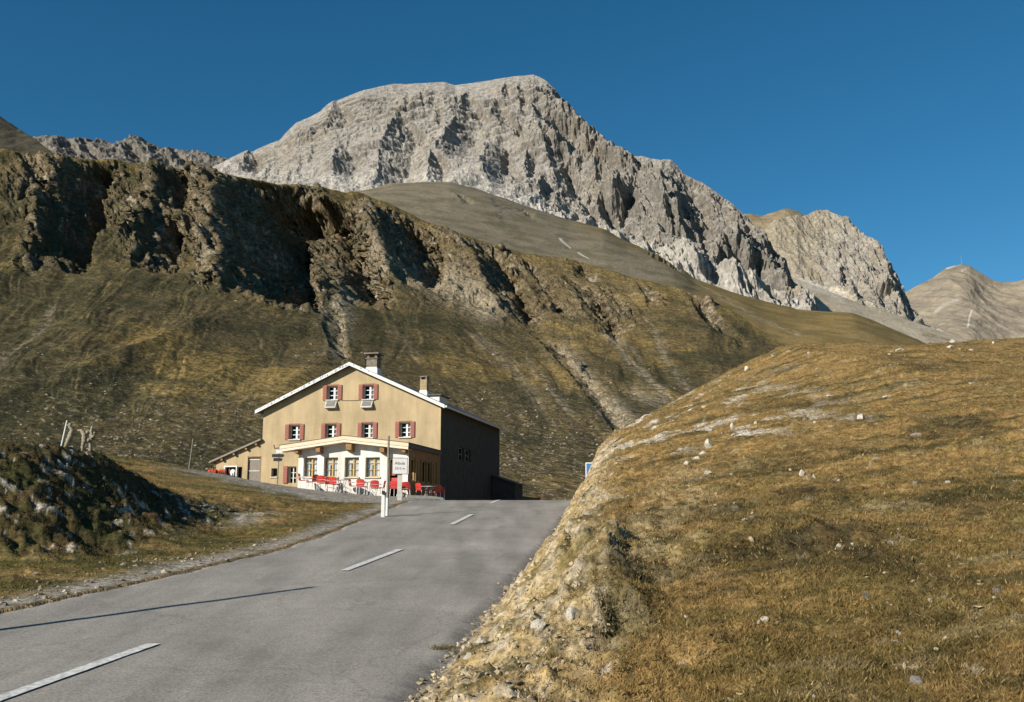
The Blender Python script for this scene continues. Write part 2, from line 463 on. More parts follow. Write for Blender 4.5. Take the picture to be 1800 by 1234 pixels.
# ------------------------------------------------------------------ hills and mountains: one real surface each
class Layer:
    """Surface between a foot line and a crest line, each with its own distance, plus the back slope behind the crest."""
    def __init__(s, u0, u1, nc, nr, crest, dcrest, foot, dfoot, q=1.3, mixq=.5, back=.6, nback=14, sm=1):
        s.u = np.linspace(u0, u1, nc)
        vc = poly(crest, s.u); vf = poly(foot, s.u)
        if sm > 1: vc = smooth1(vc, sm); vf = smooth1(vf, sm)
        dc = poly(dcrest, s.u); df = poly(dfoot, s.u)
        ac, bc = ray(s.u, vc); af, bf = ray(s.u, vf)
        zc = bc * dc; zf = bf * df
        n = 900
        t = np.linspace(0, 1, n)[:, None]
        d = df + (dc - df) * t
        z = zf + (zc - zf) * ((1 - mixq) * t + mixq * t ** (1 + q))
        el = z / d
        el = np.maximum.accumulate(el, 0)
        rows = np.linspace(0, 1, nr)
        T = np.empty((nr, nc))
        for j in range(nc):
            T[:, j] = np.interp(el[0, j] + (el[-1, j] - el[0, j]) * rows, el[:, j] + np.linspace(0, 1e-7, n), t[:, 0])
        s.T = T
        s.D = df + (dc - df) * T
        s.Z = zf + (zc - zf) * ((1 - mixq) * T + mixq * T ** (1 + q))
        s.AZ = np.broadcast_to(ac, T.shape)
        s.U = np.broadcast_to(s.u, T.shape)
        s.V = vf + (vc - vf) * rows[:, None]
        s.X = s.AZ * s.D; s.Y = s.D.copy(); s.Z = s.Z + CAM_H
        s.nback, s.back, s.nc, s.nr = nback, back, nc, nr
        s.ac = ac
    def displace(s, f, dirv):
        s.X = s.X + f * dirv[0]; s.Y = s.Y + f * dirv[1]; s.Z = s.Z + f * dirv[2]
    def normals(s):
        P = np.stack([s.X, s.Y, s.Z], -1)
        n = np.cross(np.gradient(P, axis=1), np.gradient(P, axis=0))
        return n / np.maximum(np.linalg.norm(n, axis=-1, keepdims=True), 1e-9)
    def build(s, name, mat, colour, step=None):
        P = np.stack([s.X, s.Y, s.Z], -1)
        last = P[-1]; rows = [P]; cols = [colour]
        st = step or (s.D[-1].mean() * .02)
        for k in range(1, s.nback + 1):
            r = last.copy()
            h = st * k * (1 + .12 * k)
            r[:, 0] += s.ac * h; r[:, 1] += h; r[:, 2] -= s.back * h * (1 - math.exp(-k * .8))
            rows.append(r[None]); cols.append(colour[-1][None])
        P = np.concatenate(rows, 0); Cc = np.concatenate(cols, 0)
        o = np_mesh(name, P.reshape(-1, 3), grid_faces(P.shape[0], s.nc), mat, Cc.reshape(-1, 3))
        return tag(o, kind='structure')

_RN = {}
def rib(U, V, sc, edge, k, wl, wr, fade=34, lift=.2, lip=.6):
    """rock rib whose crest follows `edge` (picture points, top to bottom): its left face rises gently, its right face falls steeply into a gully"""
    if _RN.get('id') is not V:
        _RN['id'] = V; _RN['a'] = fbm(V * .03, U * .016, 7, 5, .6); _RN['b'] = gn(V * .3, U * .2, 8)
    e = sorted(edge, key=lambda p: p[1])
    c0 = max(0, int(np.searchsorted(U[0], min(p[0] for p in e) - wl - .5 * wr - 8))); c1 = int(np.searchsorted(U[0], max(p[0] for p in e) + 2.4 * wr + 8))
    out = np.zeros(U.shape)
    if c1 <= c0: return out
    S = np.s_[:, c0:c1]
    u_, v_ = U[S], V[S]
    ue = np.interp(v_, [p[1] for p in e], [p[0] for p in e])
    du = u_ - ue + .09 * wr * _RN['a'][S] + 2.0 * _RN['b'][S]
    vl = v_ - lip * np.maximum(du, 0)
    m = ss(e[0][1] - fade * .3, e[0][1] + fade * .35, vl) * ss(e[-1][1] + fade * .7, e[-1][1] - fade * .5, v_ - .15 * np.maximum(du, 0))
    dep = k * wr * sc[S]
    a = dep * lift; b = dep * (1 - lift)
    left = ss(-wl, 0, du) * a
    q = np.clip(du / wr, 0, 1.7)
    right = np.where(q < .8, a - (a + b) * (q / .8) ** .8, -b * (1 - ss(.8, 1.7, q)))
    out[S] = m * np.where(du < 0, left, right)
    return out

def stroke(U, V, pts, wd):
    """0..1 mask along a picture polyline"""
    m = np.zeros(U.shape)
    for (a, b), (c, d) in zip(pts[:-1], pts[1:]):
        L2 = (c - a) ** 2 + (d - b) ** 2
        t = np.clip(((U - a) * (c - a) + (V - b) * (d - b)) / L2, 0, 1)
        r = np.hypot(U - a - t * (c - a), V - b - t * (d - b))
        m = np.maximum(m, np.exp(-(r / wd) ** 2))
    return m

TOPHILL = [(-220, 215), (-60, 250), (30, 264), (110, 271), (165, 277), (200, 281), (280, 291), (390, 306), (480, 319), (570, 329), (640, 341), (700, 365), (780, 399), (850, 424), (950, 449), (1000, 457), (1100, 484), (1200, 508), (1260, 530), (1300, 552), (1345, 585), (1400, 615), (1500, 650), (1700, 690)]
# --- the grassy slope with its row of crags
L = Layer(-200, 1560, 1760, 520, TOPHILL, [(-220, 300), (200, 330), (640, 400), (1000, 390), (1300, 330), (1560, 260)],
          [(-220, 905), (1560, 905)], [(-220, 78), (1560, 86)], q=1.4, mixq=.45, sm=9)
U, V, T = L.U, L.V, L.T
sc = L.D / F                                # metres per picture pixel at that distance
RIBS = [
    ([(116, 262), (106, 300), (84, 345), (92, 390), (76, 460)], 1.25, 45, 66),
    ([(150, 400), (135, 440), (128, 470)], 1.1, 40, 30),
    ([(290, 292), (287, 340), (284, 372)], 1.2, 80, 40),
    ([(280, 385), (272, 430), (262, 478)], 1.25, 60, 48),
    ([(335, 380), (345, 420), (340, 460)], .6, 30, 26),
    ([(383, 300), (404, 350), (406, 400), (412, 450), (424, 535)], 1.35, 80, 105),
    ([(484, 330), (519, 380), (552, 450), (582, 524)], 1.35, 26, 74),
    ([(655, 360), (674, 420), (690, 490)], 1.35, 70, 62),
    ([(738, 420), (736, 450), (732, 500)], 1.1, 34, 34),
    ([(782, 398), (830, 452), (860, 508), (886, 556)], 1.35, 55, 50),
    ([(888, 444), (925, 498), (950, 540)], 1.3, 35, 32),
    ([(988, 490), (1018, 538), (1048, 578)], 1.25, 40, 34),
    ([(1024, 512), (1050, 560), (1068, 598)], 1.1, 14, 18),
    ([(1043, 505), (1062, 530), (1085, 566)], 1.2, 16, 24),
    ([(1118, 498), (1134, 532)], 1.2, 30, 24),
    ([(1193, 500), (1222, 548), (1246, 580)], 1.25, 30, 28),
    ([(985, 446), (1010, 480)], 1.2, 26, 28),
    ([(1252, 576), (1290, 602)], 1.1, 26, 18),
    ([(600, 380), (612, 440), (640, 480)], .5, 20, 20),
    ([(60, 420), (50, 480)], .9, 30, 30),
    ([(930, 590), (1000, 665), (1040, 715), (1078, 770)], .9, 30, 26),
    ([(585, 540), (583, 600), (600, 650)], .7, 26, 24),
]
crag = np.zeros(U.shape); f = np.zeros(U.shape)
for e, k_, wl, wr in RIBS:
    r_ = rib(U, V, sc, e, lip=(.0 if e[0][0] in (116, 383) else .55), wl=wl, wr=wr, k=k_ * (1.22 + .6 * float(ss(700, 420, e[0][0]))))
    f = f + r_
    crag = np.maximum(crag, np.clip(np.abs(r_) / 3.0, 0, 1))
upper = np.maximum(crag, stroke(U, V, [(60, 330), (250, 370), (400, 420), (650, 430), (800, 480), (920, 520), (1060, 540)], 60) * .75)
below = V - poly(TOPHILL, U)
upper = np.maximum(upper, .95 * stroke(U, V, [(60, 285), (120, 300), (170, 330)], 36))
upper = np.maximum(upper, .95 * stroke(U, V, [(400, 325), (480, 345), (560, 400)], 42))
upper = np.clip(upper * ss(-1, 5, below), 0, 1)
f = f * ss(-2, 24, below)
wx, wz = L.X, L.Z
f = f + upper * (3.4 * (ridged(wx * .05 + .006 * wz, wz * .026, 101, 6, .58) - .9) + 1.0 * fbm(wx * .22, wz * .16, 102, 4, .6))
f = f + ss(3, 30, below) * ss(900, 500, U) * (9 * (ridged(wx * .011 + .3, wz * .004, 107, 3) - .8)) * ss(.05, .35, T)
grass_m = 1 - upper
f = f + (1.6 * fbm(wx * .016, L.Y * .012, 103, 3) + .8 * fbm((wx + .35 * L.Y) * .03, (wz - .2 * wx) * .05, 104, 4)) * (.3 + .5 * T)
f = f + grass_m * (1.1 * fbm(wx * .035, wz * .02, 108, 3) * ss(.02, .2, T) + 1.3 * (fbm((U + 30 * fbm(U * .009, V * .011, 118, 3) + (.8 - 1.6 * ss(300, 900, U)) * (V - 560)) * .012, V * .006, 109, 4, .55)) * ss(.03, .3, T) + .20 * fbm(wx * .16, wz * .7, 105, 3) * ss(.02, .2, T) + .16 * fbm(wx * .35, wz * .5, 106, 4))
L.displace(f, (-.18, -.86, .30))
N = L.normals()
px3, pz3 = L.X + .75 * L.Y, L.Z + .25 * L.Y
g_ = upper * (1.5 * (ridged(px3 * .10, pz3 * .03, 131, 5, .6) - .9) + .55 * fbm(px3 * .35, pz3 * .3, 132, 3, .6) + .45 * (ridged(px3 * .5, pz3 * .16, 133, 3, .6) - .9))
L.X = L.X + g_ * N[..., 0] * np.sign(N[..., 2]); L.Y = L.Y + g_ * N[..., 1] * np.sign(N[..., 2]); L.Z = L.Z + g_ * np.abs(N[..., 2])
N = L.normals()
wx, wz = L.X + .75 * L.Y, L.Z + .2 * L.Y
steep = 1 - np.abs(N[..., 2])
n1 = fbm(wx * .02, wz * .03, 111, 4); n2 = fbm(L.X * .10, L.Z * .26, 112, 5, .6); n3 = fbm(wx * .6, wz * .9, 113, 4)
n4 = fbm(L.X * .03 + .01 * L.Z, L.Z * .10, 114, 4)
c = np.broadcast_to(np.array([.092, .070, .031]), U.shape + (3,)).copy()
rightness = ss(300, 1250, U)
leftdark = ss(760, 200, U)  # left side greener, its grazing shade partly put into the colour
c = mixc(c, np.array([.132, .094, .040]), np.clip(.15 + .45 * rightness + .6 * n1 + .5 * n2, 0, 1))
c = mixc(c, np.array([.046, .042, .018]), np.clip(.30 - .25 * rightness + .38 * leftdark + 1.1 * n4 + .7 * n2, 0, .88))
c = mixc(c, np.array([.21, .145, .046]), np.clip(ss(.35, .8, 1 - (V - poly(TOPHILL, U)) / 40) * .5 * (1 - upper) + .7 * (1 - upper) * ss(.25, .7, n1 + .3 * n2), 0, .8))
rock = np.array([.245, .196, .130])
rk = np.clip(upper * (.25 + .72 * ss(.34, .52, steep + .18 * n3)) + .3 * upper * ss(.0, .4, n3), 0, 1) * np.clip(.82 + .7 * n1 + .5 * n2, .25, 1)
rc = mixc(np.broadcast_to(rock, U.shape + (3,)), rock * .32, np.clip(.55 + 1.5 * n3, 0, 1))
rc = mixc(rc, np.array([.38, .34, .27]), ss(.3, .7, fbm(wx * .35, wz * .12, 119, 4)) * .8)
c = mixc(c, rc, rk)
# scree runnels
SCREE = [([(612, 520), (618, 570), (612, 640)], 14, .75), ([(585, 560), (600, 610)], 10, .5), ([(790, 490), (830, 520), (860, 560)], 16, .75), ([(990, 620), (1040, 680), (1090, 730)], 13, .7),
         ([(1062, 585), (1105, 640), (1160, 690), (1190, 720)], 6, .7), ([(1080, 590), (1130, 640)], 3, .6), ([(1150, 590), (1170, 640), (1205, 680)], 6, .5), ([(1130, 560), (1170, 610)], 2, .6), ([(1110, 690), (1160, 712)], 12, .6),
         ([(840, 600), (900, 650), (950, 720)], 8, .4), ([(700, 590), (740, 640)], 7, .3), ([(930, 640), (1000, 730)], 6, .4), ([(1060, 720), (1130, 760)], 14, .5), ([(120, 560), (90, 640), (60, 680)], 10, .35), ([(640, 440), (720, 480), (800, 520), (870, 545)], 26, .5)]
for pts, wd, am in SCREE:
    m = stroke(U + 5 * n3 + 5 * n2, V, pts, wd) * np.clip(.75 + .8 * n3, 0, 1) * am
    c = mixc(c, np.array([.275, .232, .165]), np.clip(1.3 * m, 0, .95))
# stones lying all over the foot of the slope
low = ss(640, 760, V)
sp = fbm(wx * 1.3, L.Y * .45 + wz * .6, 121, 3)
dens = np.clip(.05 + .22 * stroke(U, V, [(860, 700), (950, 760), (980, 860)], 130) + .16 * stroke(U, V, [(200, 770), (430, 740)], 110), 0, .4)
c = mixc(c, np.array([.28, .245, .185]), ss(.66 - dens, .9 - dens, sp) * low * .8)
c = mixc(c, np.array([.03, .03, .014]), ss(.25, .7, -sp) * (.35 + .65 * low) * .65)
n5 = fbm(L.X * .30 + .3 * L.Y, L.Z * .8, 116, 4, .7)
n6 = fbm((U + 30 * fbm(U * .009, V * .011, 118, 3) + (.8 - 1.6 * ss(300, 900, U)) * (V - 560)) * .02, V * .009, 117, 5, .62)
c = mixc(c, np.array([.04, .037, .018]), ss(.1, .6, n6) * grass_m * .4)
c = mixc(c, np.array([.19, .15, .08]), ss(.3, .8, -n6) * grass_m * .08)
c = c * np.clip(1 + .45 * fbm(L.X * 1.1 + .5 * L.Y, L.Z * 1.7, 122, 3, .7) * grass_m, .45, 1.6)[..., None]
c = mixc(c, np.array([.035, .034, .016]), ss(.12, .6, n5) * grass_m * .6)
c = mixc(c, np.array([.20, .15, .065]), ss(.25, .7, -n5) * grass_m * .28)
M_SLOPE = terrain_mat("alpine_slope", 1.3, .55, .9, 1.5, .5, (1, 1, 2.0))
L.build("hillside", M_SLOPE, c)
HILLSIDE = L

# --- the smooth scree shoulder behind it
TOPDOME = [(480, 372), (560, 352), (620, 337), (690, 323), (740, 319), (790, 321), (850, 336), (930, 364), (1000, 388), (1060, 402), (1100, 424), (1180, 460), (1220, 490), (1290, 515), (1340, 530), (1400, 546), (1500, 553), (1560, 577), (1620, 603), (1700, 630), (1800, 660)]
L = Layer(480, 1800, 1100, 240, TOPDOME, [(480, 560), (780, 640), (1100, 600), (1400, 540), (1800, 480)],
          [(480, 420), (640, 400), (780, 440), (1000, 500), (1200, 560), (1345, 640), (1800, 720)], [(480, 420), (1000, 410), (1300, 350), (1800, 330)], q=1.0, mixq=-.25, sm=15)
U, V, T = L.U, L.V, L.T; wx, wz = L.X, L.Z
f = 2.4 * fbm(wx * .01, L.Y * .01, 201, 3) + .7 * ridged(wx * .03 + wz * .02, wz * .09, 202, 4)
for e, a, b, wl, wr in [([(897, 366), (922, 380)], 5, 6, 25, 12), ([(800, 342), (812, 352)], 3, 3, 14, 14), ([(1120, 440), (1170, 470)], 2, 3, 30, 20)]:
    f = f + rib(U, V, L.D / F, e, 1.1, wl, wr, 12)
L.displace(f, (0, -.6, .5))
n1 = fbm(wx * .012, wz * .02, 211, 4); n2 = fbm(wx * .05 + wz * .05, wz * .15, 212, 4); n3 = fbm(wx * .3, wz * .4, 213, 3)
grey = np.array([.170, .145, .100])
c = np.broadcast_to(grey, U.shape + (3,)).copy()
c = mixc(c, np.array([.10, .088, .050]), np.clip(.2 + 1.0 * n2 + .4 * n3, 0, .7))
gold = ss(1060, 1330, U + 120 * n1) * .85 + .5 * ss(25, 5, V - poly(TOPDOME, U)) * ss(960, 1050, U)
c = mixc(c, np.array([.20, .138, .048]), np.clip(gold, 0, .92))
c = mixc(c, np.array([.115, .09, .034]), np.clip(gold * (.35 + 1.1 * n2), 0, .7))
c = mixc(c, np.array([.44, .41, .36]), stroke(U, V, [(984, 421), (993, 428), (1002, 437)], 1.3))
c = mixc(c, np.array([.40, .37, .32]), stroke(U, V, [(1016, 445), (1034, 455)], 1.1))
c = mixc(c, np.array([.06, .055, .045]), np.clip(stroke(U, V, [(868, 352), (880, 385)], 6) + stroke(U, V, [(890, 368), (925, 378)], 7), 0, 1) * np.clip(.4 + n3, 0, .9))
c = mixc(c, np.array([.27, .22, .13]), stroke(U, V, [(1180, 470), (1260, 520), (1330, 560), (1400, 590)], 4) * np.clip(.5 + n3, 0, .8))
L.build("shoulder", terrain_mat("scree_shoulder", .9, .3, .6, 1.0, .6, (1, 1, 2)), c)

# --- the limestone mountain
TOPMT = [(330, 310), (400, 282), (450, 262), (490, 246), (520, 216), (560, 200), (590, 177), (615, 168), (640, 158), (690, 148), (740, 147), (782, 144), (800, 150), (830, 147), (860, 142), (900, 134), (938, 129), (962, 141), (1000, 177), (1028, 200), (1050, 226), (1078, 244), (1100, 262), (1128, 270), (1145, 275), (1160, 271), (1178, 280), (1205, 308), (1235, 325), (1290, 362), (1310, 382), (1335, 410), (1362, 440), (1392, 475), (1404, 492), (1416, 508), (1424, 530), (1436, 560), (1450, 620), (1480, 660)]
L = Layer(340, 1480, 1500, 470, TOPMT, [(340, 1350), (700, 1500), (940, 1500), (1160, 1320), (1480, 1150)],
          [(340, 350), (480, 345), (640, 365), (780, 350), (930, 395), (1100, 455), (1220, 515), (1340, 560), (1480, 610)], [(340, 1050), (780, 950), (1100, 880), (1480, 850)], q=1.2, mixq=.25)
U, V, T = L.U, L.V, L.T; wx, wz = L.X, L.Z
base_m = ss(.0, .16, T) * (1 - .85 * ss(.86, 1, T))
right = ss(820, 1150, U)
tw = .02 * gn(wx * .004, wz * .004, 300)
f = base_m * (40 * (ridged(wx * .006 + tw * 8 + .003 * wz, wz * .0045, 301, 6, .55) - 1.0) * (.14 + .95 * right) + 6.5 * (ridged(wx * .04, wz * .016, 302, 5, .6) - .9) * (.24 + .85 * right) + (1.3 + 1.8 * right) * fbm(wx * .11, wz * .11, 303, 4, .6))
f = f + base_m * 3.0 * np.abs(gn(wx * .012 + .25, (wz - .35 * wx + 14 * gn(wx * .008, wz * .008, 4)) * .045, 304)) * (4.6 - 2.6 * right)
MR = [([(1118, 284), (1092, 325), (1062, 368)], 12, 26, 90, 34), ([(758, 262), (752, 312)], 14, 12, 40, 26), ([(820, 165), (795, 215), (770, 260)], 8, 8, 60, 50),
      ([(960, 150), (985, 190), (1030, 230), (1075, 262)], 12, 14, 80, 60), ([(935, 190), (960, 235), (1000, 270)], 10, 12, 60, 50), ([(1268, 420), (1255, 452), (1250, 480)], 26, 32, 60, 44), ([(1228, 448), (1222, 490)], 14, 18, 34, 24),
      ([(1385, 455), (1378, 480), (1385, 505)], 18, 24, 40, 36), ([(1150, 405), (1142, 432)], 14, 16, 30, 30), ([(1288, 488), (1284, 512)], 10, 14, 24, 18), ([(1300, 430), (1310, 480)], 8, 12, 24, 26), ([(1340, 440), (1330, 500)], 10, 14, 30, 24),
      ([(1060, 390), (1068, 410)], 10, 12, 24, 24), ([(440, 262), (425, 290)], 14, 12, 50, 24), ([(590, 178), (575, 215)], 8, 6, 40, 30), ([(1170, 300), (1190, 350), (1210, 400)], 8, 8, 60, 40), ([(870, 180), (850, 240), (850, 310)], 7, 8, 60, 40), ([(700, 200), (670, 270), (660, 330)], 7, 7, 60, 50), ([(600, 250), (590, 310)], 7, 6, 50, 30)]
f = f - base_m * 4
rr = random.Random(12)
for i_ in range(120):
    u_ = rr.uniform(430, 1390); big = u_ > 880
    v0 = float(poly(TOPMT, u_)); v1 = float(poly(TOPDOME, u_)) - 6
    if v1 - v0 < 40 or (not big and rr.random() < .5): continue
    va = v0 + rr.uniform(.06, .75) * (v1 - v0); ln = rr.uniform(18, 60) if big else rr.uniform(14, 40); lean = (u_ - 780) / 1100 + rr.uniform(-.35, .35)
    MR.append(([(u_, va), (u_ + lean * ln * .5 + rr.uniform(-5, 5), va + ln * .5), (u_ + lean * ln, va + ln)], 10 if big else 5, 0, rr.uniform(14, 40), rr.uniform(7, 18) if big else rr.uniform(4, 8)))
for e, a, b, wl, wr in MR:
    f = f + rib(U, V, L.D / F, e, 1.2 if a > 9 else .8, wl, wr * 1.1, 18)
L.displace(f, (-.1, -.75, .42))
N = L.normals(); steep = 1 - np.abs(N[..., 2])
n1 = fbm(wx * .008, wz * .008, 311, 4); n2 = fbm(wx * .04, wz * .04, 312, 5, .6); n3 = fbm(wx * .16, wz * .16, 313, 3)
st = gn(wx * .006, (wz - .35 * wx + 14 * gn(wx * .008, wz * .008, 4)) * .05, 315)
lime = np.array([.225, .205, .175])
c = np.broadcast_to(lime, U.shape + (3,)).copy()
c = mixc(c, lime * .62, np.clip(.15 + .25 * right + .9 * n2 + .5 * n1, 0, .8))
c = mixc(c, np.array([.235, .195, .145]), np.clip(.9 * st + .6 * n1 + .1, 0, .7))
c = mixc(c, np.array([.30, .282, .255]), np.clip(ss(.2, .6, n2 + .4 * st) * .55, 0, 1))
c = mixc(c, lime * .38, ss(.35, .7, n3 - .2 + .3 * n2) * .6)
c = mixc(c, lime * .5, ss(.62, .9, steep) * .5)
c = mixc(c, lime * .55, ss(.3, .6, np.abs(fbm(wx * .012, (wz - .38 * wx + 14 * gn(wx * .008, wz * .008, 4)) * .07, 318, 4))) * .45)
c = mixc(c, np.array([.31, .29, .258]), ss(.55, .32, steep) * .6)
foot = poly(TOPDOME, U) - V
tal = np.clip(ss(34, 8, foot + 16 * n2 + 8 * n1) + .9 * stroke(U, V, [(400, 300), (500, 310), (600, 320)], 14) + .5 * stroke(U, V, [(640, 230), (720, 250), (800, 240)], 8), 0, 1)
c = mixc(c, np.array([.36, .335, .295]), tal * np.clip(.75 + .5 * n3, 0, 1))
c = mixc(c, np.array([.20, .145, .06]), stroke(U, V, [(1090, 408), (1180, 445), (1230, 470)], 5) * .5 + stroke(U, V, [(1370, 515), (1410, 530)], 5) * .5)
M_LIME = terrain_mat("limestone", .16, .32, .7, .25, 3.5)
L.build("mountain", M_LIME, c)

# --- low ridge on the left behind the slope
TOPR = [(-60, 225), (20, 238), (75, 243), (100, 239), (122, 243), (150, 249), (180, 243), (205, 250), (225, 246), (246, 244), (268, 250), (292, 259), (340, 268), (392, 281), (440, 300), (520, 340)]
L = Layer(-60, 520, 640, 130, TOPR, [(-60, 1700), (520, 1650)], [(-60, 300), (520, 380)], [(-60, 1300), (520, 1250)], q=1, mixq=.2)
U, V, T = L.U, L.V, L.T; wx, wz = L.X, L.Z
f = 14 * (ridged(wx * .012, wz * .012, 401, 5, .55) - .9) + 4 * fbm(wx * .08, wz * .08, 402, 4, .6)
for e in ([(150, 250), (140, 280)], [(215, 250), (222, 282)], [(262, 252), (270, 290)], [(110, 242), (105, 270)], [(300, 262), (300, 285)]):
    f = f + rib(U, V, L.D / F, e, 1.1, 40, 32, 16)
L.displace(f, (-.1, -.8, .3))
n2 = fbm(wx * .05, wz * .05, 412, 5, .6)
c = mixc(np.broadcast_to(lime * .82, U.shape + (3,)), lime * .4, np.clip(.35 + 1.1 * n2, 0, .85))
c = mixc(c, np.array([.40, .375, .335]), ss(.3, .8, T * 0 + 1 - T) * np.clip(.5 + n2, 0, .8))
L.build("ridge", M_LIME, c)

# --- shoulder in the left corner, its shade put into the dark colour
L = Layer(-260, 130, 220, 90, [(-260, 60), (-60, 165), (0, 205), (30, 224), (60, 246), (88, 266), (130, 300)], [(-260, 1150), (30, 980), (130, 800)], [(-260, 340), (130, 330)], [(-260, 900), (30, 700), (130, 640)], q=1, mixq=.1)
U, V = L.U, L.V; wx, wz = L.X, L.Z
L.displace(5 * fbm(wx * .02, wz * .02, 421, 5), (0, -.7, .4))
n2 = fbm(wx * .04, wz * .06, 422, 5)
c = mixc(np.broadcast_to(np.array([.06, .052, .034]), U.shape + (3,)), np.array([.03, .028, .02]), np.clip(.4 + n2, 0, 1))
L.build("corner_hill", terrain_mat("shade_toned_turf", .2, .3, .6, .3, 2.0), c)

# --- second limestone massif with the long scree slope below it
TOPM2 = [(1260, 470), (1310, 440), (1335, 410), (1362, 388), (1390, 380), (1415, 379), (1435, 372), (1455, 371), (1480, 384), (1500, 396), (1522, 414), (1546, 437), (1570, 468), (1592, 500), (1610, 530), (1625, 555), (1652, 578), (1680, 592), (1720, 606), (1800, 640)]
L = Layer(1260, 1800, 720, 300, TOPM2, [(1260, 1900), (1450, 2050), (1600, 1850), (1800, 1500)],
          [(1260, 640), (1800, 680)], [(1260, 1150), (1500, 1100), (1800, 1000)], q=1.2, mixq=.5)
U, V, T = L.U, L.V, L.T; wx, wz = L.X, L.Z
line = poly([(1260, 430), (1380, 482), (1430, 500), (1500, 528), (1540, 545), (1580, 556), (1640, 577), (1800, 600)], U)
n2 = fbm(wx * .03, wz * .03, 512, 5, .6); n3 = fbm(wx * .12, wz * .12, 513, 3)
rockm = ss(-3, 4, line - V + 6 * n2)
smoothleft = ss(1390, 1500, U + .35 * (V - 400))
f = rockm * (.3 + .7 * smoothleft) * (17 * (ridged(wx * .011, wz * .006, 501, 6, .55) - 1.0) + 5 * (ridged(wx * .05, wz * .02, 502, 5, .6) - .9) + 3.5 * fbm(wx * .1, wz * .1, 503, 4, .6)) + 2 * fbm(wx * .01, wz * .01, 505, 3)
for e, a, b, wl, wr in [([(1492, 490), (1492, 518)], 18, 22, 30, 20), ([(1512, 488), (1530, 512)], 18, 26, 26, 30), ([(1562, 470), (1572, 530)], 14, 20, 40, 30), ([(1585, 500), (1606, 550)], 14, 24, 24, 34), ([(1540, 440), (1558, 470)], 12, 14, 40, 40), ([(1535, 500), (1540, 535)], 1, 1, 20, 12), ([(1575, 520), (1590, 555)], 1, 1, 16, 14), ([(1600, 525), (1618, 562)], 1, 1, 14, 10), ([(1470, 470), (1468, 505)], 1, 1, 20, 10), ([(1520, 450), (1530, 480)], 1, 1, 20, 12), ([(1555, 480), (1565, 510)], 1, 1, 20, 12)]:
    f = f + rib(U, V, L.D / F, e, 1.25, wl, wr * 1.15, 16)
L.displace(f, (-.1, -.75, .4))
lime2 = np.array([.265, .240, .200])
c = mixc(np.broadcast_to(lime2, U.shape + (3,)), lime2 * .6, np.clip(.2 + .9 * n2 + .4 * n3, 0, .8))
c = mixc(c, np.array([.27, .225, .145]), np.clip((1 - smoothleft) * .6 + .2 * n2, 0, .8))
sccol = mixc(np.broadcast_to(np.array([.42, .36, .265]), U.shape + (3,)), np.array([.33, .28, .20]), np.clip(.3 + .6 * fbm(wx * .02 + wz * .03, wz * .1, 515, 4), 0, .8))
c = mixc(c, sccol, 1 - rockm)
c = mixc(c, np.array([.43, .40, .35]), stroke(U, V, [(1400, 492), (1430, 502), (1480, 522)], 4) * .6)
L.build("far_massif", M_LIME, c)
_lu = np.linspace(1340, 1800, 60)
_lv = poly([(1340, 462), (1380, 484), (1430, 501), (1500, 529), (1540, 546), (1580, 557), (1640, 577), (1680, 592), (1800, 625)], _lu)
L = Layer(1340, 1800, 420, 130, list(zip(_lu, _lv)), [(1340, 1420), (1800, 1480)], [(1340, 640), (1800, 690)], [(1340, 1000), (1800, 1000)], q=1.1, mixq=.3, sm=41)
U, V, T = L.U, L.V, L.T; wx, wz = L.X, L.Z
L.displace(1.6 * fbm(wx * .02, wz * .02, 542, 4) * ss(1, .9, T), (0, -.6, .5))
n2 = fbm(wx * .02 + wz * .03, wz * .08, 515, 4); n3 = fbm(wx * .15, wz * .2, 516, 4)
c = mixc(np.broadcast_to(np.array([.37, .315, .235]), U.shape + (3,)), np.array([.27, .23, .165]), np.clip(.35 + .7 * n2 + .4 * n3, 0, .9))
c = mixc(c, np.array([.45, .42, .37]), np.clip(stroke(U, V, [(1390, 490), (1430, 505), (1480, 525)], 6) * (.5 + n3), 0, .8))
c = mixc(c, np.array([.20, .15, .07]), np.clip(ss(.2, .7, n2 + .3 * n3) * ss(575, 600, V), 0, .6))
L.build("scree_slope", terrain_mat("pale_scree", .35, .3, .5, .5, 1.0), c)

# --- brown summit behind it and the far peak with its mast
L = Layer(1250, 1520, 300, 120, [(1250, 392), (1300, 376), (1340, 376), (1362, 370), (1380, 365), (1400, 372), (1420, 379), (1460, 392), (1520, 430)], [(1250, 2700), (1520, 2700)], [(1250, 470), (1520, 470)], [(1250, 2200), (1520, 2200)], q=1, mixq=.1, sm=5)
U, V = L.U, L.V; wx, wz = L.X, L.Z
L.displace(16 * fbm(wx * .006, wz * .008, 521, 5), (0, -.7, .3))
n2 = fbm(wx * .02, wz * .03, 522, 5)
c = mixc(np.broadcast_to(np.array([.235, .185, .115]), U.shape + (3,)), np.array([.15, .12, .075]), np.clip(.4 + .8 * n2, 0, 1))
L.build("brown_summit", terrain_mat("brown_scree", .05, .2, .6, .08, 6), c)

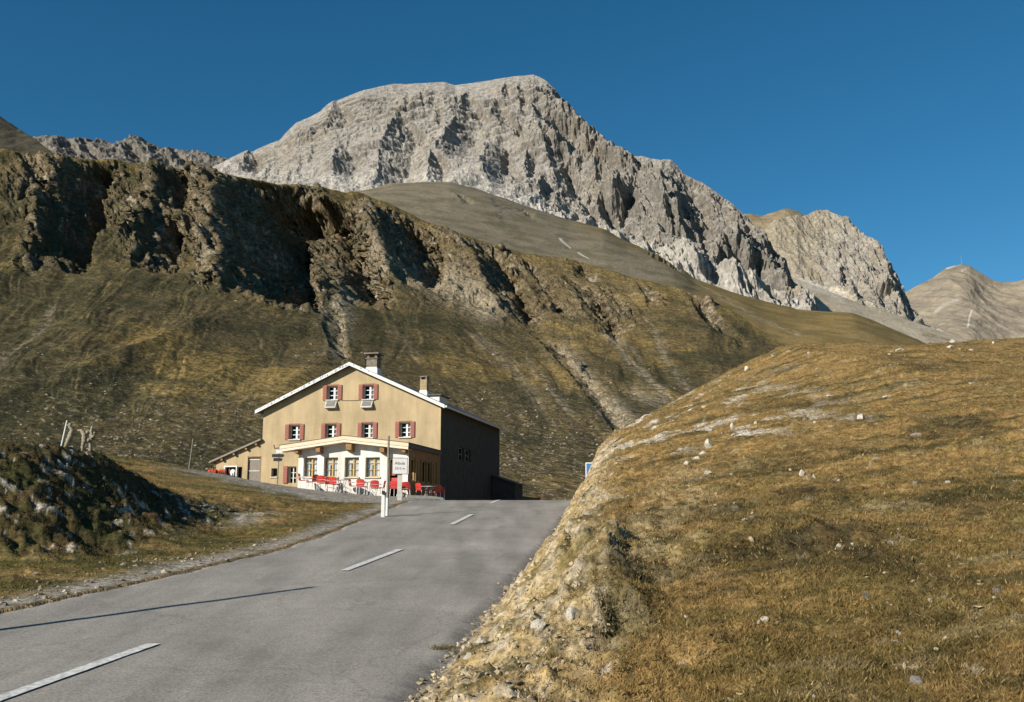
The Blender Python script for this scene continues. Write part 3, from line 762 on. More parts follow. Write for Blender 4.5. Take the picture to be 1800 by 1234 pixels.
TOPF = [(1500, 560), (1560, 532), (1610, 503), (1640, 488), (1662, 471), (1690, 464), (1704, 467), (1722, 478), (1745, 492), (1762, 496), (1790, 494), (1840, 478), (1900, 450)]
L = Layer(1500, 1900, 420, 190, TOPF, [(1500, 4300), (1690, 4500), (1790, 4400), (1900, 4200)], [(1500, 640), (1900, 660)], [(1500, 3300), (1900, 3200)], q=1, mixq=.2, sm=3)
U, V, T = L.U, L.V, L.T; wx, wz = L.X, L.Z
f = 60 * fbm(wx * .0022, wz * .0022, 531, 3) * ss(1, .8, T) + 9 * (ridged(wx * .012 + wz * .006, wz * .008, 532, 5) - .9) * ss(1, .9, T)
f = f + rib(U, V, L.D / F, [(1690, 480), (1700, 530), (1700, 640)], .16, 120, 130, 40, .2) * ss(1, .85, T)
L.displace(f, (0, -.8, .3))
n2 = fbm(wx * .008, wz * .014, 533, 5)
c = mixc(np.broadcast_to(np.array([.245, .205, .150]), U.shape + (3,)), np.array([.175, .150, .115]), np.clip(.4 + .8 * n2, 0, 1))
c = mixc(c, np.array([.42, .39, .35]), np.clip(stroke(U, V, [(1687, 582), (1693, 566), (1697, 553)], 1.3) + stroke(U, V, [(1664, 472), (1678, 467)], 1.6) + .8 * stroke(U, V, [(1690, 476), (1698, 473)], 1.5) + .4 * stroke(U, V, [(1640, 548), (1655, 536), (1680, 530)], 3), 0, 1))
L.build("far_peak", terrain_mat("far_scree", .03, .18, .6, .05, 8), c)
#@@OBJECTS
# ------------------------------------------------------------------ mesh building for objects
class MB:
    def __init__(s): s.v = []; s.f = []
    def add(s, vs, fs):
        b = len(s.v); s.v += [tuple(p) for p in vs]; s.f += [tuple(b + i for i in q) for q in fs]; return s
    def box(s, x0, x1, y0, y1, z0, z1):
        return s.add([(x0, y0, z0), (x1, y0, z0), (x1, y1, z0), (x0, y1, z0), (x0, y0, z1), (x1, y0, z1), (x1, y1, z1), (x0, y1, z1)],
                     [(0, 3, 2, 1), (4, 5, 6, 7), (0, 1, 5, 4), (1, 2, 6, 5), (2, 3, 7, 6), (3, 0, 4, 7)])
    def prism(s, pts, a, b):
        """polygon pts (x, z), counter-clockwise seen from the front, extruded from y=a to y=b"""
        n = len(pts)
        vs = [(x, a, z) for x, z in pts] + [(x, b, z) for x, z in pts]
        return s.add(vs, [tuple(range(n)), tuple(range(2 * n - 1, n - 1, -1))] + [((i + 1) % n, i, i + n, (i + 1) % n + n) for i in range(n)])
    def tube(s, pts, rad, n=8, caps=True):
        pts = [Vector(p) for p in pts]
        rads = rad if isinstance(rad, (list, tuple)) else [rad] * len(pts)
        b = len(s.v); up = Vector((0.31, 0.12, 0.94))
        for i, p in enumerate(pts):
            t = (pts[min(i + 1, len(pts) - 1)] - pts[max(i - 1, 0)]).normalized()
            a = t.cross(up)
            if a.length < 1e-3: a = t.cross(Vector((1, 0, 0)))
            a.normalize(); c = t.cross(a)
            for k in range(n):
                an = 2 * math.pi * k / n
                s.v.append(tuple(p + (a * math.cos(an) + c * math.sin(an)) * rads[i]))
        for i in range(len(pts) - 1):
            for k in range(n):
                q = b + i * n + k; r = b + i * n + (k + 1) % n
                s.f.append((q, q + n, r + n, r))
        if caps:
            s.f.append(tuple(b + k for k in range(n))); e = b + (len(pts) - 1) * n
            s.f.append(tuple(e + k for k in range(n - 1, -1, -1)))
        return s
    def wall(s, P, s0, s1, zb, top, holes, rev):
        """wall in the plane P(s, z, depth) with a polyline top, rectangular openings and their reveals"""
        ts = [t[0] for t in top]; tz = [t[1] for t in top]
        xs = sorted(set([s0, s1] + [t for t in ts if s0 < t < s1] + [h[0] for h in holes] + [h[1] for h in holes]))
        for a, b in zip(xs[:-1], xs[1:]):
            ta_, tb_ = float(np.interp(a, ts, tz)), float(np.interp(b, ts, tz))
            m = (a + b) / 2; segs = []; z = zb
            for h in sorted([h for h in holes if h[0] < m < h[1]], key=lambda h: h[2]):
                segs.append((z, z, h[2], h[2])); z = h[3]
            segs.append((z, z, ta_, tb_))
            for p, q, r, t in segs:
                if r - p > 1e-4: s.add([P(a, p, 0), P(b, q, 0), P(b, t, 0), P(a, r, 0)], [(0, 1, 2, 3)])
        for a, b, c, d in holes:
            for (p, q), (r, t) in (((a, c), (a, d)), ((b, d), (b, c)), ((a, d), (b, d)), ((b, c), (a, c))):
                s.add([P(p, q, 0), P(r, t, 0), P(r, t, rev), P(p, q, rev)], [(0, 1, 2, 3)])
        return s
    def build(s, name, mat, parent=None, off=(0, 0, 0), smooth=False, bevel=0):
        me = bpy.data.meshes.new(name)
        me.from_pydata([(x - off[0], y - off[1], z - off[2]) for x, y, z in s.v], [], s.f)
        bm = bmesh.new(); bm.from_mesh(me)
        bmesh.ops.recalc_face_normals(bm, faces=bm.faces)
        if bevel: bmesh.ops.bevel(bm, geom=[e for e in bm.edges], offset=bevel, segments=2, affect='EDGES', profile=.5)
        bm.to_mesh(me); bm.free()
        if smooth: me.polygons.foreach_set("use_smooth", [True] * len(me.polygons))
        me.materials.append(mat)
        o = bpy.data.objects.new(name, me); COL.objects.link(o)
        if parent: o.parent = parent
        return o

def empty(name, loc, rz=0.0):
    o = bpy.data.objects.new(name, None); COL.objects.link(o)
    o.location = loc; o.rotation_euler = (0, 0, rz); o.empty_display_size = .3
    return o

def copy_tree(o, parent=None):
    c = o.copy(); COL.objects.link(c); c.parent = parent
    for ch in list(o.children): copy_tree(ch, c)
    return c

# ------------------------------------------------------------------ materials of the buildings
def stucco(name, color, rows=0.0):
    m, n, l, b = new_mat(name)
    b.inputs['Roughness'].default_value = .9; b.inputs['Specular IOR Level'].default_value = .15
    tc = n.new("ShaderNodeTexCoord")
    a = n.new("ShaderNodeTexNoise"); a.inputs['Scale'].default_value = .55; a.inputs['Detail'].default_value = 6; a.inputs['Roughness'].default_value = .7
    mp = n.new("ShaderNodeMapping"); mp.inputs['Scale'].default_value = (1.2, 1.2, .22)
    st = n.new("ShaderNodeTexNoise"); st.inputs['Scale'].default_value = 2.2; st.inputs['Detail'].default_value = 5
    fi = n.new("ShaderNodeTexNoise"); fi.inputs['Scale'].default_value = 26; fi.inputs['Detail'].default_value = 4
    l.new(tc.outputs['Object'], a.inputs['Vector']); l.new(tc.outputs['Object'], fi.inputs['Vector'])
    l.new(tc.outputs['Object'], mp.inputs['Vector']); l.new(mp.outputs[0], st.inputs['Vector'])
    def mr(src, lo, hi):
        k = n.new("ShaderNodeMapRange"); k.inputs[1].default_value = .3; k.inputs[2].default_value = .7
        k.inputs[3].default_value = lo; k.inputs[4].default_value = hi; l.new(src, k.inputs[0]); return k.outputs[0]
    def mul(p, q):
        k = n.new("ShaderNodeMath"); k.operation = 'MULTIPLY'; l.new(p, k.inputs[0]); l.new(q, k.inputs[1]); return k.outputs[0]
    t = mul(mul(mr(a.outputs['Fac'], .84, 1.12), mr(st.outputs['Fac'], .86, 1.1)), mr(fi.outputs['Fac'], .88, 1.12))
    h = fi.outputs['Fac']
    if rows:
        wv = n.new("ShaderNodeTexWave"); wv.wave_type = 'BANDS'; wv.bands_direction = 'Z'; wv.wave_profile = 'SAW'
        wv.inputs['Scale'].default_value = rows; wv.inputs['Distortion'].default_value = .3
        l.new(tc.outputs['Object'], wv.inputs['Vector'])
        t = mul(t, mr(wv.outputs['Fac'], .95, 1.05))
        h = wv.outputs['Fac']
    sc_ = n.new("ShaderNodeVectorMath"); sc_.operation = 'SCALE'; sc_.inputs[0].default_value = color
    l.new(t, sc_.inputs['Scale']); l.new(sc_.outputs[0], b.inputs['Base Color'])
    bp = n.new("ShaderNodeBump"); bp.inputs['Strength'].default_value = .35; bp.inputs['Distance'].default_value = .015
    l.new(h, bp.inputs['Height']); l.new(bp.outputs[0], b.inputs['Normal'])
    return m

def glass_mat():
    m = bpy.data.materials.new("window_glass"); m.use_nodes = True
    n = m.node_tree.nodes; l = m.node_tree.links; n.clear()
    o = n.new("ShaderNodeOutputMaterial"); mx = n.new("ShaderNodeMixShader")
    t = n.new("ShaderNodeBsdfTransparent"); t.inputs[0].default_value = (.9, .91, .9, 1)
    g = n.new("ShaderNodeBsdfGlossy"); g.inputs['Roughness'].default_value = .03; g.inputs[0].default_value = (.9, .95, 1, 1)
    fr = n.new("ShaderNodeFresnel"); fr.inputs[0].default_value = 1.25
    l.new(fr.outputs[0], mx.inputs[0]); l.new(t.outputs[0], mx.inputs[1]); l.new(g.outputs[0], mx.inputs[2]); l.new(mx.outputs[0], o.inputs[0])
    return m

M_OCHRE = stucco("ochre_shingle_wall", (.395, .305, .180), 5.5)
M_WHITEW = stucco("white_plaster", (.60, .575, .52))
M_SLATE = flat_mat("grey_slate", (.085, .085, .09), .75, .3, 7.0, .3, .4)
M_FASCIA = flat_mat("white_board", (.56, .56, .53), .6, .12, 5.0)
M_BLUE = flat_mat("blue_paint", (.06, .16, .33), .6, .2, 9.0)
M_REDS = flat_mat("faded_red_shutter", (.28, .105, .078), .7, .18, 8.0, .3, .3, 0, (1, 1, 9))
M_FRAME = flat_mat("white_window_paint", (.60, .60, .57), .5, .1, 6.0)
M_YELLOW = flat_mat("yellow_window_paint", (.40, .27, .09), .5, .15, 6.0)
M_GLASS = glass_mat()
M_CURT = flat_mat("white_curtain", (.62, .62, .60), .9, .15, 6.0, .1)
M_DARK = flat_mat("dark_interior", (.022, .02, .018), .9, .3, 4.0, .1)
M_CHIM = flat_mat("weathered_chimney_stone", (.17, .145, .115), .9, .4, 5.0, .1, .6)
M_BRICK = flat_mat("pale_chimney_brick", (.30, .23, .14), .9, .4, 7.0, .1, .6, 0, (1, 1, 4))
M_CONC = flat_mat("pale_concrete", (.46, .44, .40), .9, .2, 4.0, .1, .3)
M_WOODG = flat_mat("grey_weathered_wood", (.22, .195, .165), .85, .35, 6.0, .15, .5, 0, (8, 8, 1))
M_BEAM = flat_mat("brown_beam", (.23, .13, .055), .7, .25, 5.0, .2, .3)
M_ORANGE = flat_mat("cream_varnished_board", (.60, .46, .32), .55, .16, 3.0, .3, .2, 0, (.5, 2, 10))
M_CREAM = flat_mat("cream_board_edge", (.66, .55, .41), .55, .12, 3.0, .3)
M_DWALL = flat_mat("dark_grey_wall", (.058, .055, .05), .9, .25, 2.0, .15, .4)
M_METAL = flat_mat("galvanised_metal", (.38, .38, .38), .45, .15, 8.0, .5, 0, .6)
M_REDP = flat_mat("red_plastic", (.42, .034, .028), .4, .12, 8.0, .5)
M_WTUBE = flat_mat("white_enamel_tube", (.66, .65, .62), .4, .08, 9.0, .5)
M_SIGNW = flat_mat("white_sign_enamel", (.62, .60, .57), .5, .08, 6.0, .4)
M_LETTER = flat_mat("faded_dark_lettering", (.11, .05, .06), .6, .2, 20.0)
M_BLACKP = flat_mat("black_paint", (.02, .02, .022), .6, .2, 9.0)
M_SIGNB = flat_mat("blue_sign_enamel", (.035, .13, .30), .45, .1, 5.0, .4)
M_BLEACH = flat_mat("bleached_wood", (.27, .23, .165), .85, .3, 9.0, .15, .6, 0, (6, 6, 1))
M_TAR = flat_mat("tarred_pole", (.10, .075, .05), .85, .3, 6.0, .15, .5, 0, (6, 6, 1))
M_GREENTRIM = flat_mat("planter_grey", (.16, .16, .15), .7, .2, 6.0)

# ------------------------------------------------------------------ the inn (local frame: x along the facade, y into the house, absolute z)
HROT = R(-13)
HLOC = (-4.4508, 62.0)
HC, HS = math.cos(HROT), math.sin(HROT)
def h2w(x, y): return HLOC[0] + x * HC - y * HS, HLOC[1] + x * HS + y * HC
def fac(u, v, off=0.0):
    """picture point -> (x, z) on the facade plane moved `off` metres towards the viewer"""
    a, b = ray(u, v)
    nx, ny = -math.sin(R(13)), -math.cos(R(13))
    d0 = HLOC[0] * nx + HLOC[1] * ny + off
    y = d0 / (a * nx + ny)
    return float((a * y - HLOC[0]) * HC + (y - HLOC[1]) * HS), float(b * y + CAM_H)

IN_O = (-6.0, 7.0, 4.6)
ix, iy = h2w(IN_O[0], IN_O[1])
inn = empty("alpine_inn", (ix, iy, IN_O[2]), HROT)
tag(inn, "ochre mountain inn with faded red shutters and pitched slate roof beside the road", "building")
W0, ZE, ZR, XRG = -12.08, 9.66, 12.42, -6.02
SILLZ = 7.72
wins = [(-10.19, -9.47), (-7.68, -6.95), (-5.20, -4.48), (-2.68, -1.98)]
holes = [(a, b, 7.74, 8.66) for a, b in wins] + [(-7.66, -6.94, 10.24, 11.13), (-5.20, -4.49, 10.20, 11.11)]
holes += [(-11.36, -10.94, 5.36, 5.90), (-10.18, -9.62, 4.95, 6.0)]
P_F = lambda s, z, d: (s, d, z)
mb = MB()
mb.wall(P_F, W0, 0, 2.5, [(W0, ZE), (XRG, ZR), (0, ZE)], holes, .30)
mb.build("wall", M_OCHRE, inn, IN_O)
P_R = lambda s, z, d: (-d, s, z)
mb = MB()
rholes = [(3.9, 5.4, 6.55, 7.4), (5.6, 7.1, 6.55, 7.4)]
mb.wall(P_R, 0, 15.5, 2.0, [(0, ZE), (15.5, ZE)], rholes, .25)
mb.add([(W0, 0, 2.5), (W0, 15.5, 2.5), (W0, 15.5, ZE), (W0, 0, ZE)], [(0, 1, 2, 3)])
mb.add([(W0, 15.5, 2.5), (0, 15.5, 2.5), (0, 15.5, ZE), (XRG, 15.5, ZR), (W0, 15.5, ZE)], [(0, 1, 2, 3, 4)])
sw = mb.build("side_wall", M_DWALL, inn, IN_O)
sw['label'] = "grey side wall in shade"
# dark room behind the openings
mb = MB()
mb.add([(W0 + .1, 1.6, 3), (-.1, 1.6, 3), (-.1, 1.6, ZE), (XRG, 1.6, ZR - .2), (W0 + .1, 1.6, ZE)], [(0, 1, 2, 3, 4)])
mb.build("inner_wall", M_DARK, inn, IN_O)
# roof: two slabs, ridge along y
mb = MB()
sl = (ZR - ZE) / 6.04
ov = .38
y0, y1 = -.42, 15.95
def roofz(x): return ZR - abs(x - XRG) * sl
xl0, xr0 = W0 - ov, ov
t = .16
mb.prism([(xl0, roofz(xl0) + .02), (XRG, ZR + .02), (xr0, roofz(xr0) + .02), (xr0, roofz(xr0) + .02 + t), (XRG, ZR + .02 + t), (xl0, roofz(xl0) + .02 + t)], y0, y1)
roof = mb.build("roof", M_SLATE, inn, IN_O)
mb = MB()
for xa, xb in ((xl0, XRG), (XRG, xr0)):
    mb.prism([(xa, roofz(xa) - .06), (xb, roofz(xb) - .06), (xb, roofz(xb) + .165), (xa, roofz(xa) + .165)], y0 - .045, y0 - .003)
nboard = len(mb.f)
random.seed(4)
x = xl0 + .25
while x < XRG - .1:
    wd = random.uniform(.05, .16)
    for k in range(random.choice((1, 2, 2))):
        zc = roofz(x) + random.uniform(-.02, .09); hh = random.uniform(.03, .06)
        mb.prism([(x, zc), (x + wd, zc + wd * sl), (x + wd * .9, zc + hh + wd * sl), (x + wd * .1, zc + hh)], y0 - .052, y0 - .046)
    x += wd + random.uniform(.05, .22)
x = XRG + .25
while x < -4.4:
    zc = roofz(x) + .06; wd = .1
    mb.prism([(x, zc), (x + wd, zc - wd * sl), (x + wd, zc + .06 - wd * sl), (x, zc + .06)], y0 - .052, y0 - .046)
    x += random.uniform(.35, .8)
fb = mb.build("verge_board", M_FASCIA, inn, IN_O); fb['label'] = "white verge board with small blue painted marks"
fb.data.materials.append(M_BLUE)
for p_ in fb.data.polygons:
    if p_.index >= nboard: p_.material_index = 1
# snow guard / gutter along the right eave
mb = MB(); mb.tube([(xr0 + .06, y0, roofz(xr0) + .06), (xr0 + .06, y1, roofz(xr0) + .06)], .075, 8)
g_ = mb.build("gutter", M_FASCIA, inn, IN_O)
# chimneys
def chimney(xc, yc, w_, ztop, mstack, cap, zplaster):
    zb = roofz(xc) - .3
    m_ = MB(); m_.box(xc - w_ / 2, xc + w_ / 2, yc - w_ / 2, yc + w_ / 2, zplaster - .02, ztop)
    ch = m_.build("chimney", mstack, inn, IN_O)
    m_ = MB(); q = w_ / 2 + .05
    m_.prism([(xc - q, zb), (xc + q, zb), (xc + q, zplaster - .12), (xc + q - .06, zplaster), (xc - q + .06, zplaster), (xc - q, zplaster - .12)], yc - q, yc + q)
    b_ = m_.build("plaster_base", M_FASCIA, ch, IN_O)
    if cap:
        m_ = MB()
        for sx in (-1, 1):
            for sy in (-1, 1):
                m_.box(xc + sx * w_ * .36 - .07, xc + sx * w_ * .36 + .07, yc + sy * w_ * .36 - .07, yc + sy * w_ * .36 + .07, ztop + .06, ztop + .30)
        m_.box(xc - w_ / 2 - .06, xc + w_ / 2 + .06, yc - w_ / 2 - .06, yc + w_ / 2 + .06, ztop, ztop + .06)
        m_.box(xc - w_ / 2 - .14, xc + w_ / 2 + .14, yc - w_ / 2 - .14, yc + w_ / 2 + .14, ztop + .30, ztop + .40)
        m_.build("chimney_cap", M_CHIM, ch, IN_O)
    else:
        m_ = MB()
        for sx in (-1, 1): m_.box(xc + sx * w_ * .4 - .05, xc + sx * w_ * .4 + .05, yc - w_ / 2, yc + w_ / 2, ztop, ztop + .16)
        m_.box(xc - w_ / 2 - .03, xc + w_ / 2 + .03, yc - w_ / 2 - .03, yc + w_ / 2 + .03, ztop + .16, ztop + .24)
        m_.build("chimney_cap", M_CHIM, ch, IN_O)
    return ch
chimney(-4.92, 1.0, .72, 12.93, M_CHIM, True, 12.38)
chimney(-1.95, 2.6, .46, 11.72, M_BRICK, False, 11.02)
# low dark dormer beside the second chimney
mb = MB()
mb.prism([(-1.25, roofz(-1.25)), (-.6, roofz(-.6)), (-.6, 10.52), (-1.25, 10.52)], 1.6, 3.4)
dm = mb.build("dormer", M_FASCIA, inn, IN_O)
mb = MB(); mb.box(-1.4, -.45, 1.45, 3.55, 10.524, 10.61); mb.build("dormer_roof", M_SLATE, dm, IN_O)

def curtain(m_, x0, x1, y, z0, z1, n=14, amp=.02, ph=0):
    b = len(m_.v)
    for i in range(n + 1):
        x_ = x0 + (x1 - x0) * i / n
        yy_ = y + amp * math.sin(i * 1.9 + ph)
        m_.v += [(x_, yy_, z0), (x_, yy_, z1)]
    for i in range(n): m_.f.append((b + 2 * i, b + 2 * i + 2, b + 2 * i + 3, b + 2 * i + 1))

def cross_window(x0, x1, z0, z1, root, off, y=.20, shutters=True, mat=None, planter=False):
    mat = mat or M_FRAME
    m_ = MB(); t_ = .055
    m_.box(x0, x0 + t_, y, y + .06, z0, z1); m_.box(x1 - t_, x1, y, y + .06, z0, z1)
    m_.box(x0 + t_, x1 - t_, y, y + .06, z0, z0 + t_); m_.box(x0 + t_, x1 - t_, y, y + .06, z1 - t_, z1)
    xm = (x0 + x1) / 2 + .06
    m_.box(xm - .06, xm + .06, y - .012, y + .05, z0 + t_, z1 - t_)
    for k in (1, 2):
        zz = z0 + (z1 - z0) * k / 3
        m_.box(x0 + t_, x1 - t_, y - .006, y + .045, zz - .022, zz + .022)
    f_ = m_.build("window", mat, root, off)
    m_ = MB(); m_.add([(x0 + t_, y + .03, z0 + t_), (x1 - t_, y + .03, z0 + t_), (x1 - t_, y + .03, z1 - t_), (x0 + t_, y + .03, z1 - t_)], [(0, 1, 2, 3)])
    m_.build("pane", M_GLASS, f_, off)
    m_ = MB(); m_.box(x0 - .07, x1 + .07, -.10, .19, z0 - .07, z0 - .004); m_.build("sill", M_CONC, f_, off)
    m_ = MB()
    curtain(m_, x0 + .30, x0 + .62, y + .12, z0 + .04, z1 - .05)
    m_.build("curtain", M_CURT, f_, off)
    if shutters:
        sw_ = .27
        for a, b in ((x0 - sw_ - .02, x0 - .02), (x1 + .02, x1 + sw_ + .02)):
            m_ = MB(); m_.box(a, b, -.075, -.03, z0 - .02, z1 + .05)
            for k in range(9):
                zz = z0 + .06 + k * (z1 - z0 - .08) / 9
                m_.box(a + .035, b - .035, -.092, -.076, zz, zz + .05)
            m_.build("shutter", M_REDS, f_, off)
        m_ = MB(); m_.box(x0 - .05, x1 + .05, -.03, -.004, z1 + .03, z1 + .10); m_.build("lintel", M_REDS, f_, off)
    return f_
for a, b in wins: cross_window(a, b, 7.74, 8.66, inn, IN_O)
for a, b, z0_, z1_ in holes[4:6]:
    cross_window(a, b, z0_, z1_, inn, IN_O)
    m_ = MB()
    xa, xb, zt = a - .06, b - .02, z0_ - .12
    m_.add([(xa, -.05, zt), (xb, -.05, zt), (xb, -.30, zt - .36), (xa, -.30, zt - .36), (xa, -.01, zt), (xb, -.01, zt), (xb, -.01, zt - .46), (xa, -.01, zt - .46), (xa, -.30, zt - .44), (xb, -.30, zt - .44)],
           [(0, 1, 2, 3), (4, 5, 1, 0), (3, 2, 9, 8), (8, 9, 6, 7), (0, 3, 8, 7, 4), (1, 5, 6, 9, 2)])
    pb = m_.build("planter_box", M_CONC, inn, IN_O)
    m_ = MB()
    m_.add([(xa + .08, -.075, zt - .02), (xb - .08, -.075, zt - .02), (xb - .08, -.305, zt - .33), (xa + .08, -.305, zt - .33)], [(0, 1, 2, 3)])
    m_.build("grey_lid", M_GREENTRIM, pb, IN_O)
# thin cable between the upper windows
m_ = MB(); m_.tube([(-6.62, -.02, 10.16), (-5.9, -.02, 10.14), (-5.45, -.02, 10.15)], .014, 6); m_.build("cable", M_BLACKP, inn, IN_O)
# ground-floor small window, back door with one red shutter
a, b, z0_, z1_ = holes[6]
m_ = MB(); m_.box(a, a + .05, .2, .26, z0_, z1_); m_.box(b - .05, b, .2, .26, z0_, z1_); m_.box(a + .05, b - .05, .2, .26, z0_, z0_ + .05); m_.box(a + .05, b - .05, .2, .26, z1_ - .05, z1_)
f_ = m_.build("cellar_window", M_WOODG, inn, IN_O)
m_ = MB(); m_.add([(a + .05, .23, z0_ + .05), (b - .05, .23, z0_ + .05), (b - .05, .23, z1_ - .05), (a + .05, .23, z1_ - .05)], [(0, 1, 2, 3)]); m_.build("pane", M_GLASS, f_, IN_O)
m_ = MB(); m_.box(a - .06, b + .06, -.08, .19, z0_ - .07, z0_ - .004); m_.build("sill", M_CONC, f_, IN_O)
a, b, z0_, z1_ = holes[7]
m_ = MB(); m_.box(a, a + .07, .18, .26, z0_, z1_); m_.box(b - .07, b, .18, .26, z0_, z1_); m_.box(a + .07, b - .07, .18, .26, z1_ - .07, z1_); m_.box(a + .25, a + .31, .19, .25, z0_, z1_ - .07)
m_.box(a + .07, b - .07, .2, .24, z0_ + .3, z0_ + .34); m_.box(a + .07, b - .07, .2, .24, z0_ + .64, z0_ + .68)
f_ = m_.build("glazed_door", M_FRAME, inn, IN_O)
m_ = MB(); m_.add([(a + .07, .215, z0_), (b - .07, .215, z0_), (b - .07, .215, z1_ - .07), (a + .07, .215, z1_ - .07)], [(0, 1, 2, 3)]); m_.build("pane", M_GLASS, f_, IN_O)
m_ = MB(); m_.box(a - .32, a - .03, -.08, -.03, z0_ - .02, z1_ + .03)
for k in range(9): m_.box(a - .29, a - .06, -.095, -.081, z0_ + .05 + k * .105, z0_ + .10 + k * .105)
m_.build("shutter", M_REDS, f_, IN_O)
m_ = MB(); m_.box(-9.45, -9.1, -.045, -.004, 6.42, 6.85); m_.build("notice_board", M_FRAME, inn, IN_O)
# side windows in the shaded wall
for a, b, z0_, z1_ in rholes:
    m_ = MB(); y_ = -.2
    m_.box(y_, y_ + .05, a, a + .06, z0_, z1_); m_.box(y_, y_ + .05, b - .06, b, z0_, z1_)
    m_.box(y_, y_ + .05, a + .06, b - .06, z0_, z0_ + .06); m_.box(y_, y_ + .05, a + .06, b - .06, z1_ - .06, z1_)
    m_.box(y_ + .002, y_ + .052, (a + b) / 2 - .04, (a + b) / 2 + .04, z0_ + .06, z1_ - .06)
    m_.box(y_ + .004, y_ + .048, a + .06, b - .06, (z0_ + z1_) / 2 - .025, (z0_ + z1_) / 2 + .025)
    f_ = m_.build("window", M_WOODG, inn, IN_O)
    m_ = MB(); m_.add([(y_ + .02, a + .06, z0_ + .06), (y_ + .02, b - .06, z0_ + .06), (y_ + .02, b - .06, z1_ - .06), (y_ + .02, a + .06, z1_ - .06)], [(0, 1, 2, 3)]); m_.build("pane", M_GLASS, f_, IN_O)
# lean-to on the left with its plank door and the white framed show case
LX = -15.30
def leanz(x): return 7.68 + (x - W0) * (7.68 - 6.28) / (W0 + 15.6)
mb = MB()
lh = [(-14.70, -13.42, 4.95, 6.02), (-13.05, -12.12, 4.6, 6.62)]
mb.wall(P_F, LX, W0, 3.0, [(LX, leanz(LX)), (W0, leanz(W0))], lh, .25)
mb.add([(LX, 0, 3), (LX, 9, 3), (LX, 9, leanz(LX)), (LX, 0, leanz(LX))], [(0, 1, 2, 3)])
mb.add([(LX, 9, 3), (W0, 9, 3), (W0, 9, leanz(W0)), (LX, 9, leanz(LX))], [(0, 1, 2, 3)])
lw = mb.build("lean_to", M_OCHRE, inn, IN_O)
lw['label'] = "low lean-to under a single sloping roof on the left flank"
mb = MB(); mb.prism([(-15.68, leanz(-15.68) + .02), (W0 - .003, leanz(W0) + .02), (W0 - .003, leanz(W0) + .14), (-15.68, leanz(-15.68) + .14)], -.28, 9.2)
mb.build("lean_to_roof", M_WOODG, lw, IN_O)
for x_ in (-14.8, -13.95, -13.1, -12.4):
    mb = MB(); mb.box(x_ - .07, x_ + .07, -.24, -.004, leanz(x_) - .16, leanz(x_) - .045)
    mb.build("rafter", M_BEAM, lw, IN_O)
mb = MB(); a, b = -13.05, -12.12
n_ = 6
for k in range(n_): mb.box(a + .02 + k * (b - a - .04) / n_, a + .02 + (k + .94) * (b - a - .04) / n_, .12, .16, 4.6, 6.6)
dr = mb.build("plank_door", M_WOODG, inn, IN_O)
for zz in (5.0, 5.72, 6.45):
    mb = MB(); mb.box(a + .03, b - .12, .095, .118, zz, zz + .07)
    mb.build("batten", M_CONC, dr, IN_O)
mb = MB(); mb.box(a - .02, a + .018, .0, .25, 4.6, 6.62); mb.box(b - .018, b + .02, -.01, .25, 4.6, 6.62); mb.box(a - .02, b + .02, -.012, .25, 6.622, 6.70); mb.build("door_frame", M_BEAM, dr, IN_O)
# show case: white frame, dark inside, red goods and a white disc
a, b, z0_, z1_ = lh[0]
mb = MB(); mb.box(a, a + .07, -.03, .2, z0_, z1_); mb.box(-13.86, -13.79, -.03, .2, z0_, z1_); mb.box(a - .02, -13.78, -.035, .2, z1_ + .003, z1_ + .08)
scs = mb.build("show_case", M_FRAME, inn, IN_O)
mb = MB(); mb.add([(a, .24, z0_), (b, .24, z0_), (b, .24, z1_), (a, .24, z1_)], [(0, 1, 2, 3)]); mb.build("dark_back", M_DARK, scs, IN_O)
mb = MB(); mb.prism([(-14.1 + .19 * math.cos(k * math.pi / 10), 5.66 + .22 * math.sin(k * math.pi / 10)) for k in range(20)], .02, .05); mb.build("white_disc", M_FRAME, scs, IN_O)
mb = MB()
for x_, w_, h_ in ((-14.56, .14, .42), (-14.38, .12, .34), (-14.22, .1, .22), (-14.02, .12, .26), (-13.9, .06, .3)): mb.box(x_ - w_ / 2, x_ + w_ / 2, .06, .18, z0_, z0_ + .15 + h_)
mb.build("red_goods", M_REDP, scs, IN_O)

# ------------------------------------------------------------------ the dining pavilion in front of it
PV_O = (-3.4, -2.9, 3.9)
px_, py_ = h2w(PV_O[0], PV_O[1])
pav = empty("dining_pavilion", (px_, py_, PV_O[2]), HROT)
tag(pav, "low white dining pavilion with four yellow framed windows built against the front of the inn", "building")
PX0, PX1, PYF = -6.78, -.08, -5.8
PRX = -3.74
def pz(x): return 7.02 - abs(x - PRX) * .123       # underside of the pavilion roof boards
mb = MB()
ph = [(-6.46, -5.60, 5.0, 6.12), (-5.20, -4.34, 5.0, 6.11), (-3.92, -3.05, 4.98, 6.10), (-2.66, -1.79, 4.97, 6.08), (-1.30, -.42, 3.7, 6.04)]
mb.wall(lambda s_, z, d: (s_, PYF + d, z), PX0, PX1, 3.0, [(PX0, pz(PX0)), (PRX, pz(PRX)), (PX1, pz(PX1))], ph, .32)
mb.add([(PX0, PYF, 3), (PX0, -.003, 3), (PX0, -.003, pz(PX0)), (PX0, PYF, pz(PX0))], [(0, 1, 2, 3)])
mb.build("wall", M_WHITEW, pav, PV_O)
mb = MB()
sh = [(-5.3 + k * 1.02, -5.3 + k * 1.02 + .80, 4.75, 6.05) for k in range(5)]
mb.wall(lambda s_, z, d: (PX1 - d, s_, z), PYF, -.003, 2.6, [(PYF, pz(PX1)), (0, pz(PX1))], sh, .2)
s2 = mb.build("side_wall", M_BEAM, pav, PV_O); s2['label'] = "brown side wall with a row of tall windows, in shade"
